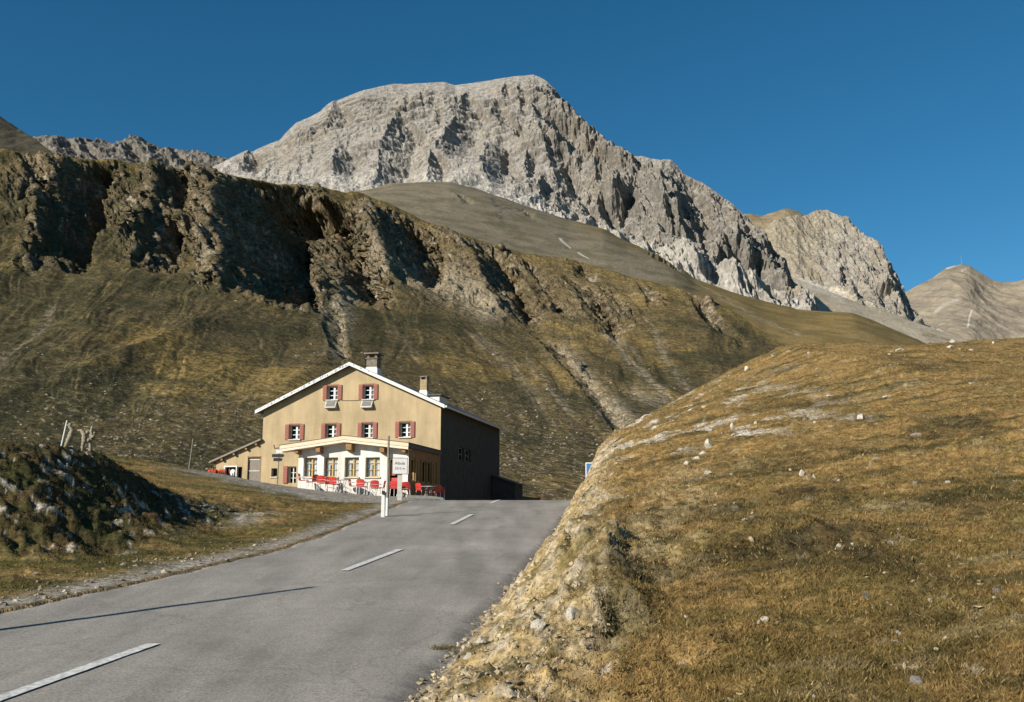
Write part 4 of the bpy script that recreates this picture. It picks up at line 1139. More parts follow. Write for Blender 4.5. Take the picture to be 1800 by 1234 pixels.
mb = MB(); mb.add([(PX0 + .1, -2.5, 3.4), (PX1 - .1, -2.5, 3.4), (PX1 - .1, -2.5, 6.5), (PX0 + .1, -2.5, 6.5)], [(0, 1, 2, 3)])
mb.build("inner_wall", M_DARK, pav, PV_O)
for a, b, z0_, z1_ in sh:
    m_ = MB(); x_ = PX1 - .15
    m_.box(x_, x_ + .05, a, a + .06, z0_, z1_); m_.box(x_, x_ + .05, b - .06, b, z0_, z1_); m_.box(x_, x_ + .05, a + .06, b - .06, z0_, z0_ + .06); m_.box(x_, x_ + .05, a + .06, b - .06, z1_ - .06, z1_)
    f_ = m_.build("window", M_YELLOW, pav, PV_O)
    m_ = MB(); m_.add([(x_ + .02, a + .06, z0_ + .06), (x_ + .02, b - .06, z0_ + .06), (x_ + .02, b - .06, z1_ - .06), (x_ + .02, a + .06, z1_ - .06)], [(0, 1, 2, 3)]); m_.build("pane", M_GLASS, f_, PV_O)
for k, (a, b, z0_, z1_) in enumerate(ph[:4]):
    y_ = PYF + .20
    m_ = MB()
    m_.box(a, a + .05, y_, y_ + .06, z0_, z1_); m_.box(b - .05, b, y_, y_ + .06, z0_, z1_); m_.box(a + .05, b - .05, y_, y_ + .06, z0_, z0_ + .06); m_.box(a + .05, b - .05, y_, y_ + .06, z1_ - .05, z1_)
    xm = (a + b) / 2 + .04
    m_.box(xm - .045, xm + .045, y_ - .02, y_ + .05, z0_ + .06, z1_ - .05)
    for zz in (z0_ + .42, z0_ + .80): m_.box(a + .05, b - .05, y_ - .004, y_ + .04, zz - .015, zz + .015)
    f_ = m_.build("window", M_YELLOW, pav, PV_O)
    m_ = MB(); m_.add([(a + .05, y_ + .03, z0_ + .06), (b - .05, y_ + .03, z0_ + .06), (b - .05, y_ + .03, z1_ - .05), (a + .05, y_ + .03, z1_ - .05)], [(0, 1, 2, 3)]); m_.build("pane", M_GLASS, f_, PV_O)
    m_ = MB()
    curtain(m_, a + .04, a + .32, y_ + .075, z0_ + .05, z1_ - .06, 10, .025, k); curtain(m_, b - .34, b - .04, y_ + .075, z0_ + .05, z1_ - .06, 10, .025, k + 2)
    curtain(m_, a + .3, b - .3, y_ + .075, z1_ - .36 - .06 * (k % 2), z1_ - .06, 8, .02, k)
    m_.build("curtain", M_CURT, f_, PV_O)
    m_ = MB(); m_.box(a - .05, b + .05, PYF - .09, PYF + .19, z0_ - .07, z0_ - .004); m_.build("sill", M_CONC, f_, PV_O)
a, b, z0_, z1_ = ph[4]
m_ = MB(); m_.box(a, a + .08, PYF + .1, PYF + .2, z0_, z1_); m_.box(b - .08, b, PYF + .1, PYF + .2, z0_, z1_); m_.box(a + .08, b - .08, PYF + .1, PYF + .2, z1_ - .09, z1_)
ed = m_.build("entrance_door", M_YELLOW, pav, PV_O)
m_ = MB(); m_.box(a + .1, a + .36, PYF + .22, PYF + .26, 5.05, 5.75); m_.box(a + .1, b - .15, PYF + .21, PYF + .25, 4.62, 4.92); m_.build("red_panel", M_REDP, ed, PV_O)
m_ = MB(); m_.box(-.40, -.10, PYF - .03, PYF - .004, 4.45, 5.12); m_.build("menu_board", M_FRAME, pav, PV_O)
# roof
mb = MB()
ry0 = PYF - .62
def roofpoly(xa, xb, lo, hi): return [(xa, pz(xa) + lo), (PRX, pz(PRX) + lo), (xb, pz(xb) + lo), (xb, pz(xb) + hi), (PRX, pz(PRX) + hi), (xa, pz(xa) + hi)]
mb.prism(roofpoly(-7.62, .08, .012, .26), ry0, -.006)
mb.prism(roofpoly(-7.72, .16, .264, .30), ry0 - .06, -.008)
pr = mb.build("roof", M_SLATE, pav, PV_O)
mb = MB()
mb.prism(roofpoly(-7.66, .12, .05, .255), ry0 - .045, ry0 - .004)
mb.build("fascia_board", M_ORANGE, pav, PV_O)
mb = MB()
mb.prism(roofpoly(-7.64, .10, -.085, .03), ry0 - .03, ry0 - .004)
mb.prism(roofpoly(-7.64, .10, -.10, -.09), ry0 - .028, PYF + .1)
mb.build("soffit_board", M_CREAM, pav, PV_O)
for x_ in (-6.70, -5.38, -3.50, -1.50, -.22):
    m_ = MB(); zt = pz(x_) - .115
    big = .17 if x_ == -3.5 else .13
    hh = .50 if x_ == -3.5 else .40
    if x_ in (-6.70, -.22): big, hh = .1, .24
    m_.add([(x_ - big, ry0 + .1, zt), (x_ + big, ry0 + .1, zt), (x_ + big, ry0 + .1, zt - hh * .75), (x_ - big, ry0 + .1, zt - hh * .75), (x_ - big, PYF - .003, zt), (x_ + big, PYF - .003, zt), (x_ + big, PYF - .003, zt - hh), (x_ - big, PYF - .003, zt - hh)],
           [(0, 1, 2, 3), (4, 5, 6, 7), (0, 1, 5, 4), (3, 2, 6, 7), (0, 3, 7, 4), (1, 2, 6, 5)])
    m_.build("bracket", M_BEAM, pav, PV_O)
mb = MB(); mb.tube([(-7.72, ry0 - .02, pz(-7.66) + .12), (-8.0, ry0 - .02, pz(-7.66) + .10), (-8.05, ry0 - .02, pz(-7.66) + .3)], .035, 6); mb.build("gutter_spout", M_SLATE, pav, PV_O)

# low shed at the far right corner
sx_, sy_ = h2w(.9, 14.2)
shed = empty("shed", (sx_, sy_, 3.0), HROT)
tag(shed, "low dark lean-to shed at the back right corner of the inn", "shed")
mb = MB(); mb.add([(-.85, -1.2, 0), (.9, -1.2, 0), (.9, 1.4, 0), (-.85, 1.4, 0), (-.85, -1.2, 2.9), (.9, -1.2, 2.3), (.9, 1.4, 2.3), (-.85, 1.4, 2.9)], [(0, 1, 5, 4), (1, 2, 6, 5), (2, 3, 7, 6), (3, 0, 4, 7)]); mb.build("wall", M_DWALL, shed)
mb = MB(); mb.add([(-.88, -1.35, 2.93), (1.05, -1.35, 2.27), (1.05, 1.55, 2.27), (-.88, 1.55, 2.93), (-.88, -1.35, 3.01), (1.05, -1.35, 2.35), (1.05, 1.55, 2.35), (-.88, 1.55, 3.01)], [(0, 1, 2, 3), (4, 5, 6, 7), (0, 1, 5, 4), (1, 2, 6, 5), (2, 3, 7, 6), (3, 0, 4, 7)]); mb.build("roof", M_SLATE, shed)

# ------------------------------------------------------------------ terrace furniture
def make_chair():
    r_ = empty("garden_chair", (0, 0, 0))
    m_ = MB(); m_.box(-.23, .23, -.22, .22, .42, .455); m_.box(-.23, .23, -.245, -.21, .40, .45); m_.build("seat", M_REDP, r_, bevel=.008)
    m_ = MB(); n_ = 6
    for i in range(n_):
        a0, a1 = -.23 + .46 * i / n_, -.23 + .46 * (i + 1) / n_
        c0, c1 = .03 * (1 - (2 * i / n_ - 1) ** 2), .03 * (1 - (2 * (i + 1) / n_ - 1) ** 2)
        zt0, zt1 = .84 - .05 * abs(2 * i / n_ - 1) ** 3, .84 - .05 * abs(2 * (i + 1) / n_ - 1) ** 3
        for q0, q1 in ((.465, .60), (.615, 1)):
            za0, za1 = (q0, q1) if q1 < 1 else (q0, zt0)
            zb0, zb1 = (q0, q1) if q1 < 1 else (q0, zt1)
            k0, k1, k2, k3 = [.20 + .16 * (z_ - .45) for z_ in (za0, zb0, zb1, za1)]
            m_.add([(a0, k0 + c0, za0), (a1, k1 + c1, zb0), (a1, k2 + c1, zb1), (a0, k3 + c0, za1), (a0, k0 + c0 + .022, za0), (a1, k1 + c1 + .022, zb0), (a1, k2 + c1 + .022, zb1), (a0, k3 + c0 + .022, za1)],
                   [(0, 1, 2, 3), (7, 6, 5, 4), (0, 4, 5, 1), (3, 2, 6, 7), (0, 3, 7, 4), (1, 5, 6, 2)])
    m_.build("backrest", M_REDP, r_)
    for sx in (-1, 1):
        for sy, top in ((-1, .43), (1, .43)):
            m_ = MB(); m_.tube([(sx * .25, sy * .24, 0), (sx * .22, sy * .19, top)], .014, 6); m_.build("leg", M_WTUBE, r_)
    for sx in (-1, 1):
        m_ = MB(); m_.tube([(sx * .245, -.19, .43), (sx * .26, -.20, .62), (sx * .26, -.15, .65), (sx * .26, .20, .64)], .014, 6); m_.build("armrest", M_WTUBE, r_)
    return r_
def make_table():
    r_ = empty("garden_table", (0, 0, 0))
    m_ = MB(); m_.prism([(.42 * math.cos(k * math.pi / 14), .42 * math.sin(k * math.pi / 14)) for k in range(28)], 0, .025)
    m_.v = [(x, z, .70 + y) for x, y, z in m_.v]
    m_.build("tabletop", M_WTUBE, r_)
    for k in range(4):
        an = k * math.pi / 2 + .6
        m_ = MB(); m_.tube([(.30 * math.cos(an), .30 * math.sin(an), 0), (.16 * math.cos(an), .16 * math.sin(an), .40), (.26 * math.cos(an), .26 * math.sin(an), .695)], .015, 6); m_.build("leg", M_WTUBE, r_)
    return r_
chair0 = make_chair(); table0 = make_table()
CH = [  # picture u, local y in front of the facade, turn, label
    (533, -6.75, 100, "red garden chair at the far left end of the terrace, turned sideways"),
    (548, -6.9, 250, "second red terrace chair from the left, facing the far left one"),
    (566, -7.1, 185, "red terrace chair standing alone with its back to the road, third from the left"),
    (579, -6.65, 30, "red chair half hidden behind the fourth front chair, close to the pavilion wall"),
    (588, -7.15, 175, "red terrace chair beside the left round table, below the second pavilion window"),
    (622, -7.0, 95, "red chair seen from the side, below the gap between the third and fourth windows"),
    (636, -7.35, 180, "red chair with its back to the road, just left of the second round table"),
    (660, -7.4, 190, "dark red chair just left of the thin snow pole"),
    (668, -7.0, 280, "red chair behind the thin snow pole, turned towards the round table"),
    (696, -7.1, 170, "red chair between the snow pole and the sign post"),
    (713, -6.7, 200, "red chair right of the sign post by the pavilion corner"),
    (741, -5.4, 150, "bright sunlit red chair at the right end table beside the pavilion"),
    (765, -4.6, 240, "red chair right of the right end table, at the edge of the shade"),
    (774, -3.4, 200, "rearmost red chair, deep in the shade by the inn corner"),
]
for k, (u_, yl, tn, lb) in enumerate(CH):
    x_, _ = fac(u_, 860, -yl)
    wx_, wy_ = h2w(x_, yl)
    o = chair0 if k == 0 else copy_tree(chair0)
    o.location = (wx_, wy_, gz(wx_, wy_) + .005); o.rotation_euler = (0, 0, HROT + R(tn))
    tag(o, lb, "chair", "red garden chairs on the inn terrace")
TB = [(601, -6.85, "white round garden table below the second and third pavilion windows"), (648, -7.1, "white round garden table between two red chairs left of the snow pole"),
      (706, -6.6, "white round garden table partly hidden behind the place sign post"), (753, -4.9, "white round garden table at the right end of the terrace, beside the shaded wall")]
for k, (u_, yl, lb) in enumerate(TB):
    x_, _ = fac(u_, 860, -yl)
    wx_, wy_ = h2w(x_, yl)
    o = table0 if k == 0 else copy_tree(table0)
    o.location = (wx_, wy_, gz(wx_, wy_) + .005); o.rotation_euler = (0, 0, k * .7)
    tag(o, lb, "table", "white round tables on the inn terrace")

# ------------------------------------------------------------------ roadside furniture
def place(name, u_, d_, label, cat, rz=0.0, group=None, sink=.02):
    a_, _ = ray(u_, 870)
    x_, y_ = float(a_ * d_), d_
    o = empty(name, (x_, y_, gz(x_, y_) - sink), rz)
    return tag(o, label, cat, group)
def top_at(o, v_):
    _, b_ = ray(900, v_)
    return float(b_ * o.location.y + CAM_H - o.location.z)

sg = place("place_sign", 702, 46, "white place name board on a grey post in front of the pavilion", "sign", R(6))
zt = top_at(sg, 806); zb_ = top_at(sg, 833); w2_ = .33
m_ = MB(); m_.box(-.10, .10, -.06, .06, 0, zb_ + .2); m_.build("post", M_CONC, sg)
m_ = MB(); m_.box(-w2_, w2_, -.095, -.065, zb_, zt); bd = m_.build("board", M_SIGNW, sg, bevel=.006)
m_ = MB()
m_.box(w2_ + .002, w2_ + .03, -.10, -.05, zb_ - .02, zt + .02); m_.box(-w2_ - .03, -w2_ - .002, -.10, -.05, zb_ - .02, zt + .02); m_.box(-w2_ - .03, w2_ + .03, -.10, -.05, zt + .003, zt + .03); m_.box(-w2_ - .03, w2_ + .03, -.10, -.05, zb_ - .03, zb_ - .003)
m_.build("frame", M_GREENTRIM, bd)
for k, (txt, sz, fz) in enumerate((("Albula", .185, .60), ("2312 m", .15, .28))):
    cu = bpy.data.curves.new("lettering", 'FONT'); cu.body = txt; cu.size = sz; cu.align_x = 'CENTER'; cu.extrude = .002
    tmp = bpy.data.objects.new("lettering_curve", cu); COL.objects.link(tmp)
    bpy.context.view_layer.update()
    me = bpy.data.meshes.new_from_object(tmp.evaluated_get(bpy.context.evaluated_depsgraph_get())); bpy.data.objects.remove(tmp)
    me.materials.clear()
    to = bpy.data.objects.new("lettering", me); COL.objects.link(to); to.parent = bd
    to.location = (0, -.099, zb_ + (zt - zb_) * fz); to.rotation_euler = (R(90), 0, 0)
    me.materials.append(M_LETTER)
sp_ = place("snow_pole", 681, 31.5, "tall thin weathered snow pole at the road edge in front of the pavilion", "pole")
h_ = top_at(sp_, 766)
m_ = MB(); m_.tube([(0, 0, -.3), (.01, 0, h_ * .5), (.0, 0, h_)], [.045, .042, .034], 8); m_.build("shaft", M_WOODG, sp_)
m_ = MB(); m_.tube([(0, 0, .0), (.002, 0, h_ * .24)], [.049, .048], 8); m_.build("white_band", M_FRAME, sp_)
dl = place("delineator", 674, 31.0, "short white roadside marker post with a black cap, left of the snow pole", "post")
h_ = top_at(dl, 862)
m_ = MB(); m_.prism([(-.06, 0), (.06, 0), (.05, h_ * .82), (-.05, h_ * .86)], -.045, .045); m_.build("body", M_FRAME, dl, bevel=.01)
m_ = MB(); m_.prism([(-.05, h_ * .865), (.05, h_ * .825), (.045, h_ * .97), (-.045, h_)], -.044, .044); m_.build("cap", M_BLACKP, dl)

hp = place("hiking_signpost", 486, 51, "thin post with two dark arrow boards on the yard left of the pavilion", "sign")
h_ = top_at(hp, 790)
m_ = MB(); m_.tube([(0, 0, -.2), (.06, 0, h_)], .028, 8); m_.build("post", M_WOODG, hp)
for k, (z0_, w_) in enumerate(((h_ - .40, .30), (h_ - .60, .22))):
    m_ = MB(); m_.prism([(-w_, z0_), (w_ * .85, z0_), (w_ * 1.15, z0_ + .08), (w_ * .85, z0_ + .16), (-w_, z0_ + .16)], -.055, -.03); m_.build("arrow_board", M_BLACKP, hp)
m_ = MB(); m_.box(-.10, .22, -.05, -.03, h_ - .2, h_ - .02); m_.build("white_plate", M_FRAME, hp)

bs = place("blue_sign", 1040, 52, "blue panel with a white edge half hidden behind the road bank", "sign", R(-8))
zt = top_at(bs, 813); zb_ = top_at(bs, 842)
m_ = MB(); m_.box(-.30, .45, -.02, .0, zb_, zt); bp_ = m_.build("panel", M_SIGNW, bs)
m_ = MB(); m_.box(-.25, .40, -.026, -.022, zb_ + .05, zt - .05); m_.build("blue_face", M_SIGNB, bp_)
m_ = MB(); m_.tube([(.07, .03, -2.0), (.07, .03, zt - .05)], .03, 8); m_.build("post", M_METAL, bs)

mp_ = place("marker_pole", 329, 50, "thin leaning grey marker pole on the meadow left of the lean-to", "pole")
h_ = top_at(mp_, 771)
m_ = MB(); m_.tube([(0, 0, -.2), (.14, 0, h_)], [.03, .024], 8); m_.build("shaft", M_WOODG, mp_)

kp = place("leaning_stake", 100, 25.2, "straight pale stake leaning right on top of the dark knoll", "post")
h_ = top_at(kp, 739)
m_ = MB(); m_.tube([(-.02, 0, -.15), (.11, 0, h_)], [.022, .018], 8); m_.build("shaft", M_FRAME, kp)
def gnarl(u_, d_, vt, pts, rads, label):
    o = place("gnarled_stump", u_, d_, label, "stump", 0, "bleached stumps on the knoll")
    h_ = top_at(o, vt)
    m_ = MB()
    P_ = [Vector((x_ * h_, y_ * h_, z_ * h_)) for x_, y_, z_ in pts]
    fine = []; fr = []
    for i in range(len(P_) - 1):
        for k in range(5):
            q = k / 5; fine.append(P_[i].lerp(P_[i + 1], q)); fr.append(.72 * (rads[i] * (1 - q) + rads[i + 1] * q) * h_ * (1 + .18 * math.sin(i * 5 + k * 2.1)))
    fine.append(P_[-1]); fr.append(rads[-1] * h_ * .7)
    m_.tube(fine, fr, 9); m_.build("trunk", M_BLEACH, o, smooth=True)
    return o, h_
o, h_ = gnarl(114, 25.6, 744, [(-.16, 0, -.1), (-.06, 0, .2), (.06, 0, .5), (.10, 0, .72), (.0, -.03, .84), (.02, -.03, 1.0)], [.10, .13, .17, .12, .09, .10], "pale stump with a beak-like knob on top, nearest the leaning stake on the knoll")
m_ = MB(); m_.tube([(-.02 * h_, -.03 * h_, .9 * h_), (-.16 * h_, -.05 * h_, .92 * h_)], [.06 * h_, .015 * h_], 7); m_.build("knob", M_BLEACH, o, smooth=True)
o, h_ = gnarl(139, 26.2, 756, [(.0, 0, -.1), (.0, 0, .25), (.06, 0, .5), (.04, 0, .78), (-.12, 0, .98), (-.3, 0, .99)], [.09, .10, .18, .17, .10, .05], "bowed pale stump bent over to the left, middle one on the knoll")
o, h_ = gnarl(152, 26.6, 748, [(.0, 0, -.1), (.02, 0, .25), (-.02, 0, .42), (.04, 0, .58), (.0, 0, .8), (.03, 0, 1.0)], [.07, .085, .05, .11, .08, .03], "knobbly upright pale stump, rightmost on the knoll")
for (x_, z_, r_) in ((-.10, .76, .10), (.10, .62, .09), (-.04, .50, .10), (.13, .74, .05)):
    m_ = MB(); m_.tube([(x_ * h_ - .5 * r_ * h_, -.02, (z_ - r_ * .6) * h_), (x_ * h_, -.03, z_ * h_), (x_ * h_ + .4 * r_ * h_, -.01, (z_ + r_ * .7) * h_)], [r_ * .5 * h_, r_ * h_ * .8, r_ * .3 * h_], 8); m_.build("knob", M_BLEACH, o, smooth=True)

# telegraph pole beside the road, outside the picture; its shadow lies across the asphalt
TPX, TPY = -8.40, 9.47
tip = Vector((-3.06, 15.84, float(road_z(15.84))))
tz_ = gz(TPX, TPY)
topz = 4.6
sh_ = (topz + tz_ - tip.z) / SDIR.z
ptop = tip + SDIR * sh_ - Vector((TPX, TPY, tz_ - .1))
tp = empty("telegraph_pole", (TPX, TPY, tz_ - .1))
tag(tp, "leaning tarred telegraph pole at the left roadside throwing a long shadow over the road", "pole")
m_ = MB(); m_.tube([(0, 0, 0), ptop * .5, ptop], [.075, .068, .055], 10); m_.build("shaft", M_TAR, tp)
m_ = MB(); q_ = ptop * .96; m_.tube([q_, q_ + Vector((.11, 0, 0)), q_ + Vector((.11, 0, .07))], .02, 6)
m_.build("insulator", M_FRAME, tp)

# mast on the far summit
mx_, my_, mz_ = at(1690.5, 465, 4490)
ms = empty("summit_mast", (mx_, my_, mz_ - 6)); tag(ms, "hair-thin mast standing on the summit of the far peak", "mast")
m_ = MB(); m_.tube([(0, 0, 0), (0, 0, 22), (0, 0, 50)], [1.1, .9, .5], 6); m_.build("shaft", M_METAL, ms)
m_ = MB(); m_.tube([(-2.2, -2.2, 2), (0, 0, 14)], .3, 5); m_.build("stay", M_METAL, ms)

# pale concrete edge of the terrace
e0 = h2w(*(fac(716, 873, 6.6)[0], -6.9)); e1 = h2w(*(fac(772, 874, 6.0)[0], -5.4))
m_ = MB()
q0, q1 = Vector((e0[0], e0[1], 0)), Vector((e1[0], e1[1], 0)); dr_ = (q1 - q0).normalized(); nr_ = Vector((dr_.y, -dr_.x, 0)) * .14
for i in range(12):
    A_, B_ = q0.lerp(q1, i / 12), q0.lerp(q1, (i + .985) / 12)
    za, zb_ = gz(A_.x, A_.y), gz(B_.x, B_.y)
    m_.add([(A_.x, A_.y, za - .2), (B_.x, B_.y, zb_ - .2), (B_.x + nr_.x, B_.y + nr_.y, zb_ - .2), (A_.x + nr_.x, A_.y + nr_.y, za - .2), (A_.x, A_.y, za + .13), (B_.x, B_.y, zb_ + .13), (B_.x + nr_.x, B_.y + nr_.y, zb_ + .13), (A_.x + nr_.x, A_.y + nr_.y, za + .13)],
           [(0, 3, 2, 1), (4, 5, 6, 7), (0, 1, 5, 4), (1, 2, 6, 5), (2, 3, 7, 6), (3, 0, 4, 7)])
tag(m_.build("kerb", M_CONC), kind='structure')

# red flowers at the corner of the lean-to
fx_, fy_ = h2w(-15.05, -.45)
rng = np.random.default_rng(5)
m_ = MB()
for i in range(60):
    x_, y_ = rng.normal(0, .32), rng.normal(0, .12); z_ = .12 + .2 * rng.random(); s_ = .03 + .03 * rng.random()
    m_.add([(x_ - s_, y_, z_), (x_ + s_, y_ - s_, z_ + s_ * .4), (x_ + s_ * .3, y_ + s_, z_ + s_), (x_, y_ + .01, -.05)], [(0, 1, 2), (0, 1, 3), (1, 2, 3), (0, 2, 3)])
fl = m_.build("flower_bed", flat_mat("red_flowers", (.42, .06, .03), .8, .4, 12.0))
fl.location = (fx_, fy_, gz(fx_, fy_))
tag(fl, "small bed of red flowers at the left corner of the lean-to", "flowers")

# ------------------------------------------------------------------ boulders lying on the slope
def rock_mat(name, c0, c1):
    m, n, l, b = new_mat(name)
    b.inputs['Roughness'].default_value = .92; b.inputs['Specular IOR Level'].default_value = .15
    tc = n.new("ShaderNodeTexCoord"); a = n.new("ShaderNodeTexNoise"); a.inputs['Scale'].default_value = 6; a.inputs['Detail'].default_value = 8; a.inputs['Roughness'].default_value = .7
    l.new(tc.outputs['Object'], a.inputs['Vector'])
    cr = n.new("ShaderNodeValToRGB"); cr.color_ramp.elements[0].position = .35; cr.color_ramp.elements[1].position = .65
    cr.color_ramp.elements[0].color = (*c0, 1); cr.color_ramp.elements[1].color = (*c1, 1)
    l.new(a.outputs['Fac'], cr.inputs[0]); l.new(cr.outputs[0], b.inputs['Base Color'])
    bp = n.new("ShaderNodeBump"); bp.inputs['Strength'].default_value = .8; bp.inputs['Distance'].default_value = .03
    l.new(a.outputs['Fac'], bp.inputs['Height']); l.new(bp.outputs[0], b.inputs['Normal'])
    return m
M_RPALE = rock_mat("pale_boulder", (.36, .32, .25), (.60, .55, .46))
M_RGREY = rock_mat("grey_boulder", (.13, .125, .115), (.30, .285, .26))
M_RPINK = rock_mat("pinkish_boulder", (.22, .17, .14), (.38, .31, .26))
M_RDARK = rock_mat("dark_boulder", (.06, .055, .05), (.15, .14, .125))

def rock_mesh(seed, flat=1.0, n=3):
    bm = bmesh.new(); bmesh.ops.create_icosphere(bm, subdivisions=n, radius=1)
    rr = random.Random(seed)
    pl = [(Vector((rr.uniform(-1, 1), rr.uniform(-1, 1), rr.uniform(-.6, 1))).normalized(), rr.uniform(.42, .72)) for _ in range(11)]
    for v in bm.verts:
        p = v.co.copy()
        for nrm, dd_ in pl:
            k = p.dot(nrm)
            if k > dd_: p -= nrm * (k - dd_) * .92
        q = float(fbm(np.array([p.x * 2.1 + p.z]), np.array([p.y * 2.1 + seed]), 900 + seed, 3)[0])
        p *= 1 + .10 * q
        p.z *= flat
        v.co = p
    me = bpy.data.meshes.new("boulder"); bm.to_mesh(me); bm.free()
    return me
BOUL = [  # u, v of its foot, picture width, picture height, material, label
    (1314, 651, 11, 10, M_RPALE, "rounded white boulder on the left skyline of the golden hill"),
    (1359, 627, 7, 5, M_RPALE, "small white stone on the skyline, right of the rounded white boulder"),
    (1387, 618, 11, 4, M_RPALE, "low white stone at the foot of the skyline dip of the golden hill"),
    (1423, 622, 7, 4, M_RPALE, "lone small white stone just below the hill crest, left of the long flat rock"),
    (1583, 617, 26, 6, M_RPALE, "long flat white rock just below the middle of the hill crest"),
    (1564, 624, 7, 4, M_RPALE, "little white stone below the left end of the long flat rock"),
    (1675, 602, 13, 6, M_RPALE, "white boulder right on the crest below the far peak"),
    (1674, 612, 18, 6, M_RPALE, "flat white rock just under the crest boulder below the far peak"),
    (1708, 616, 12, 4, M_RPALE, "low pale rock right of the flat rock near the crest"),
    (1747, 604, 6, 4, M_RPALE, "tiny white stone on the crest at the far right"),
    (1516, 737, 17, 13, M_RPALE, "square pale boulder alone in the middle of the golden hillside"),
    (1611, 767, 23, 9, M_RPINK, "broad pinkish flat rock to the right of the square boulder"),
    (1434, 744, 9, 6, M_RPALE, "small pale stone to the lower left of the square boulder"),
    (1462, 697, 20, 5, M_RPALE, "low pale rock slab to the upper left of the square boulder"),
    (1562, 700, 18, 6, M_RPALE, "low pale rock slab to the upper right of the square boulder"),
    (1411, 839, 14, 14, M_RPALE, "taller of the two white boulders lying side by side on the mid slope"),
    (1432, 840, 9, 8, M_RPALE, "smaller of the two white boulders lying side by side on the mid slope"),
    (1475, 846, 9, 4, M_RPALE, "small white stone right of the pair of white boulders"),
    (1669, 850, 11, 6, M_RPALE, "single white stone far right on the mid slope"),
    (1288, 753, 11, 12, M_RPALE, "pale boulder at the top of the rock band above the road bend"),
    (1329, 745, 7, 7, M_RPALE, "small pale stone at the right end of the rock band"),
    (1291, 767, 17, 7, M_RPALE, "slanting pale slab below the top of the rock band"),
    (1248, 788, 20, 17, M_RPALE, "largest white boulder of the rock band above the road bend"),
    (1238, 799, 14, 8, M_RPALE, "pale rock just under the largest boulder of the rock band"),
    (1224, 808, 16, 8, M_RPALE, "pale rock in the lower middle of the rock band"),
    (1208, 818, 15, 9, M_RPALE, "lowest pale rock of the band above the road bend"),
    (1244, 834, 18, 7, M_RPALE, "flat pale stone below the rock band"),
    (1260, 869, 10, 4, M_RPALE, "small pinkish white stone on the grass below the rock band"),
    (1346, 1093, 17, 11, M_RPALE, "cream coloured stone in the lower middle of the near slope"),
    (1334, 1096, 8, 6, M_RPALE, "smaller cream stone touching the left of the cream coloured stone"),
    (1367, 1097, 8, 5, M_RPALE, "small stone right of the cream coloured stone"),
    (1206, 1087, 8, 7, M_RPALE, "pale stone in the grass far left on the near slope"),
    (1478, 962, 14, 8, M_RPALE, "pale stone at the bare patch in the middle of the near slope"),
    (1498, 960, 12, 7, M_RPALE, "right hand pale stone at the bare patch in the middle of the near slope"),
    (1581, 1118, 11, 9, M_RPALE, "whitish upright stone to the right of the centre of the near slope"),
    (1576, 1129, 15, 5, M_RPALE, "flat whitish stone just below the upright stone"),
    (1617, 1203, 24, 15, M_RGREY, "grey angular rock near the lower right edge of the slope"),
    (1757, 1046, 24, 16, M_RGREY, "large grey rock at the right edge of the picture"),
    (1525, 1055, 16, 14, M_RDARK, "dark rock half sunk in the turf above the whitish stones"),
    (1537, 1070, 9, 6, M_RPALE, "small pale stone below the dark rock"),
    (1636, 1058, 8, 7, M_RPALE, "yellowish pale stone right of the dark rock"),
    (1433, 1228, 14, 7, M_RPALE, "pale stone at the bottom edge of the slope"),
    (945, 1108, 34, 22, M_RPALE, "big cream block in the road bank below the turf hummocks"),
    (1010, 1090, 30, 24, M_RPALE, "cracked pale block at the top of the road bank"),
    (845, 1135, 22, 14, M_RPALE, "pale block at the foot of the road bank by the asphalt edge"),
    (822, 1160, 18, 12, M_RPALE, "pale stone at the asphalt edge below the road bank"),
]
for k, (u_, v_, pw, ph_, m_, lb) in enumerate(BOUL):
    x_, y_, z_ = hit(u_, v_)
    me = rock_mesh(k * 7 + 3, 1.0, 3); me.materials.append(m_)
    o = bpy.data.objects.new("boulder", me); COL.objects.link(o)
    w_ = pw * y_ / F / 2 * 1.18; hh = ph_ * y_ / F * .72
    o.scale = (w_, w_ * .85, hh); o.location = (x_, y_ + w_ * .6, z_ + hh * .35); o.rotation_euler = (0, 0, k * 1.1)
    tag(o, lb, "rock", "rocks on the golden hillside" if k < 42 else "blocks in the road bank")

# ------------------------------------------------------------------ loose stones and grass (nobody could count them)
_ico = bmesh.new(); bmesh.ops.create_icosphere(_ico, subdivisions=1, radius=1)
ICOV = np.array([v.co[:] for v in _ico.verts]); ICOF = np.array([[v.index for v in f_.verts] for f_ in _ico.faces]); _ico.free()
def stones(name, P, size, colr, seed, flat=.65):
    rg = np.random.default_rng(seed); n = len(P)
    V_ = ICOV[None] * (1 + .28 * rg.standard_normal((n, len(ICOV), 1)))
    V_ = V_ * (size[:, None] * (1 + .35 * rg.standard_normal((n, 3))))[:, None, :]
    V_[..., 2] *= flat
    an = rg.random(n) * 6.283; ca, sa = np.cos(an)[:, None], np.sin(an)[:, None]
    X_ = V_[..., 0] * ca - V_[..., 1] * sa; Y_ = V_[..., 0] * sa + V_[..., 1] * ca
    V_ = np.stack([X_, Y_, V_[..., 2]], -1) + P[:, None, :]
    F_ = (ICOF[None] + (np.arange(n) * len(ICOV))[:, None, None]).reshape(-1, 3)
    cc_ = np.repeat(colr, len(ICOV), 0)
    return tag(np_mesh(name, V_.reshape(-1, 3), F_, M_STONE, cc_, smooth=False), kind='stuff')
M_STONE = terrain_mat("loose_stone", 9, .3, .4, 20, .02)
rg = np.random.default_rng(11)
def scatter(n, u0, u1, d0, d1, seed):
    r_ = np.random.default_rng(seed)
    a_ = (r_.uniform(u0, u1, n) - CX) / F
    d_ = np.exp(r_.uniform(math.log(d0), math.log(d1), n))
    return a_ * d_, d_
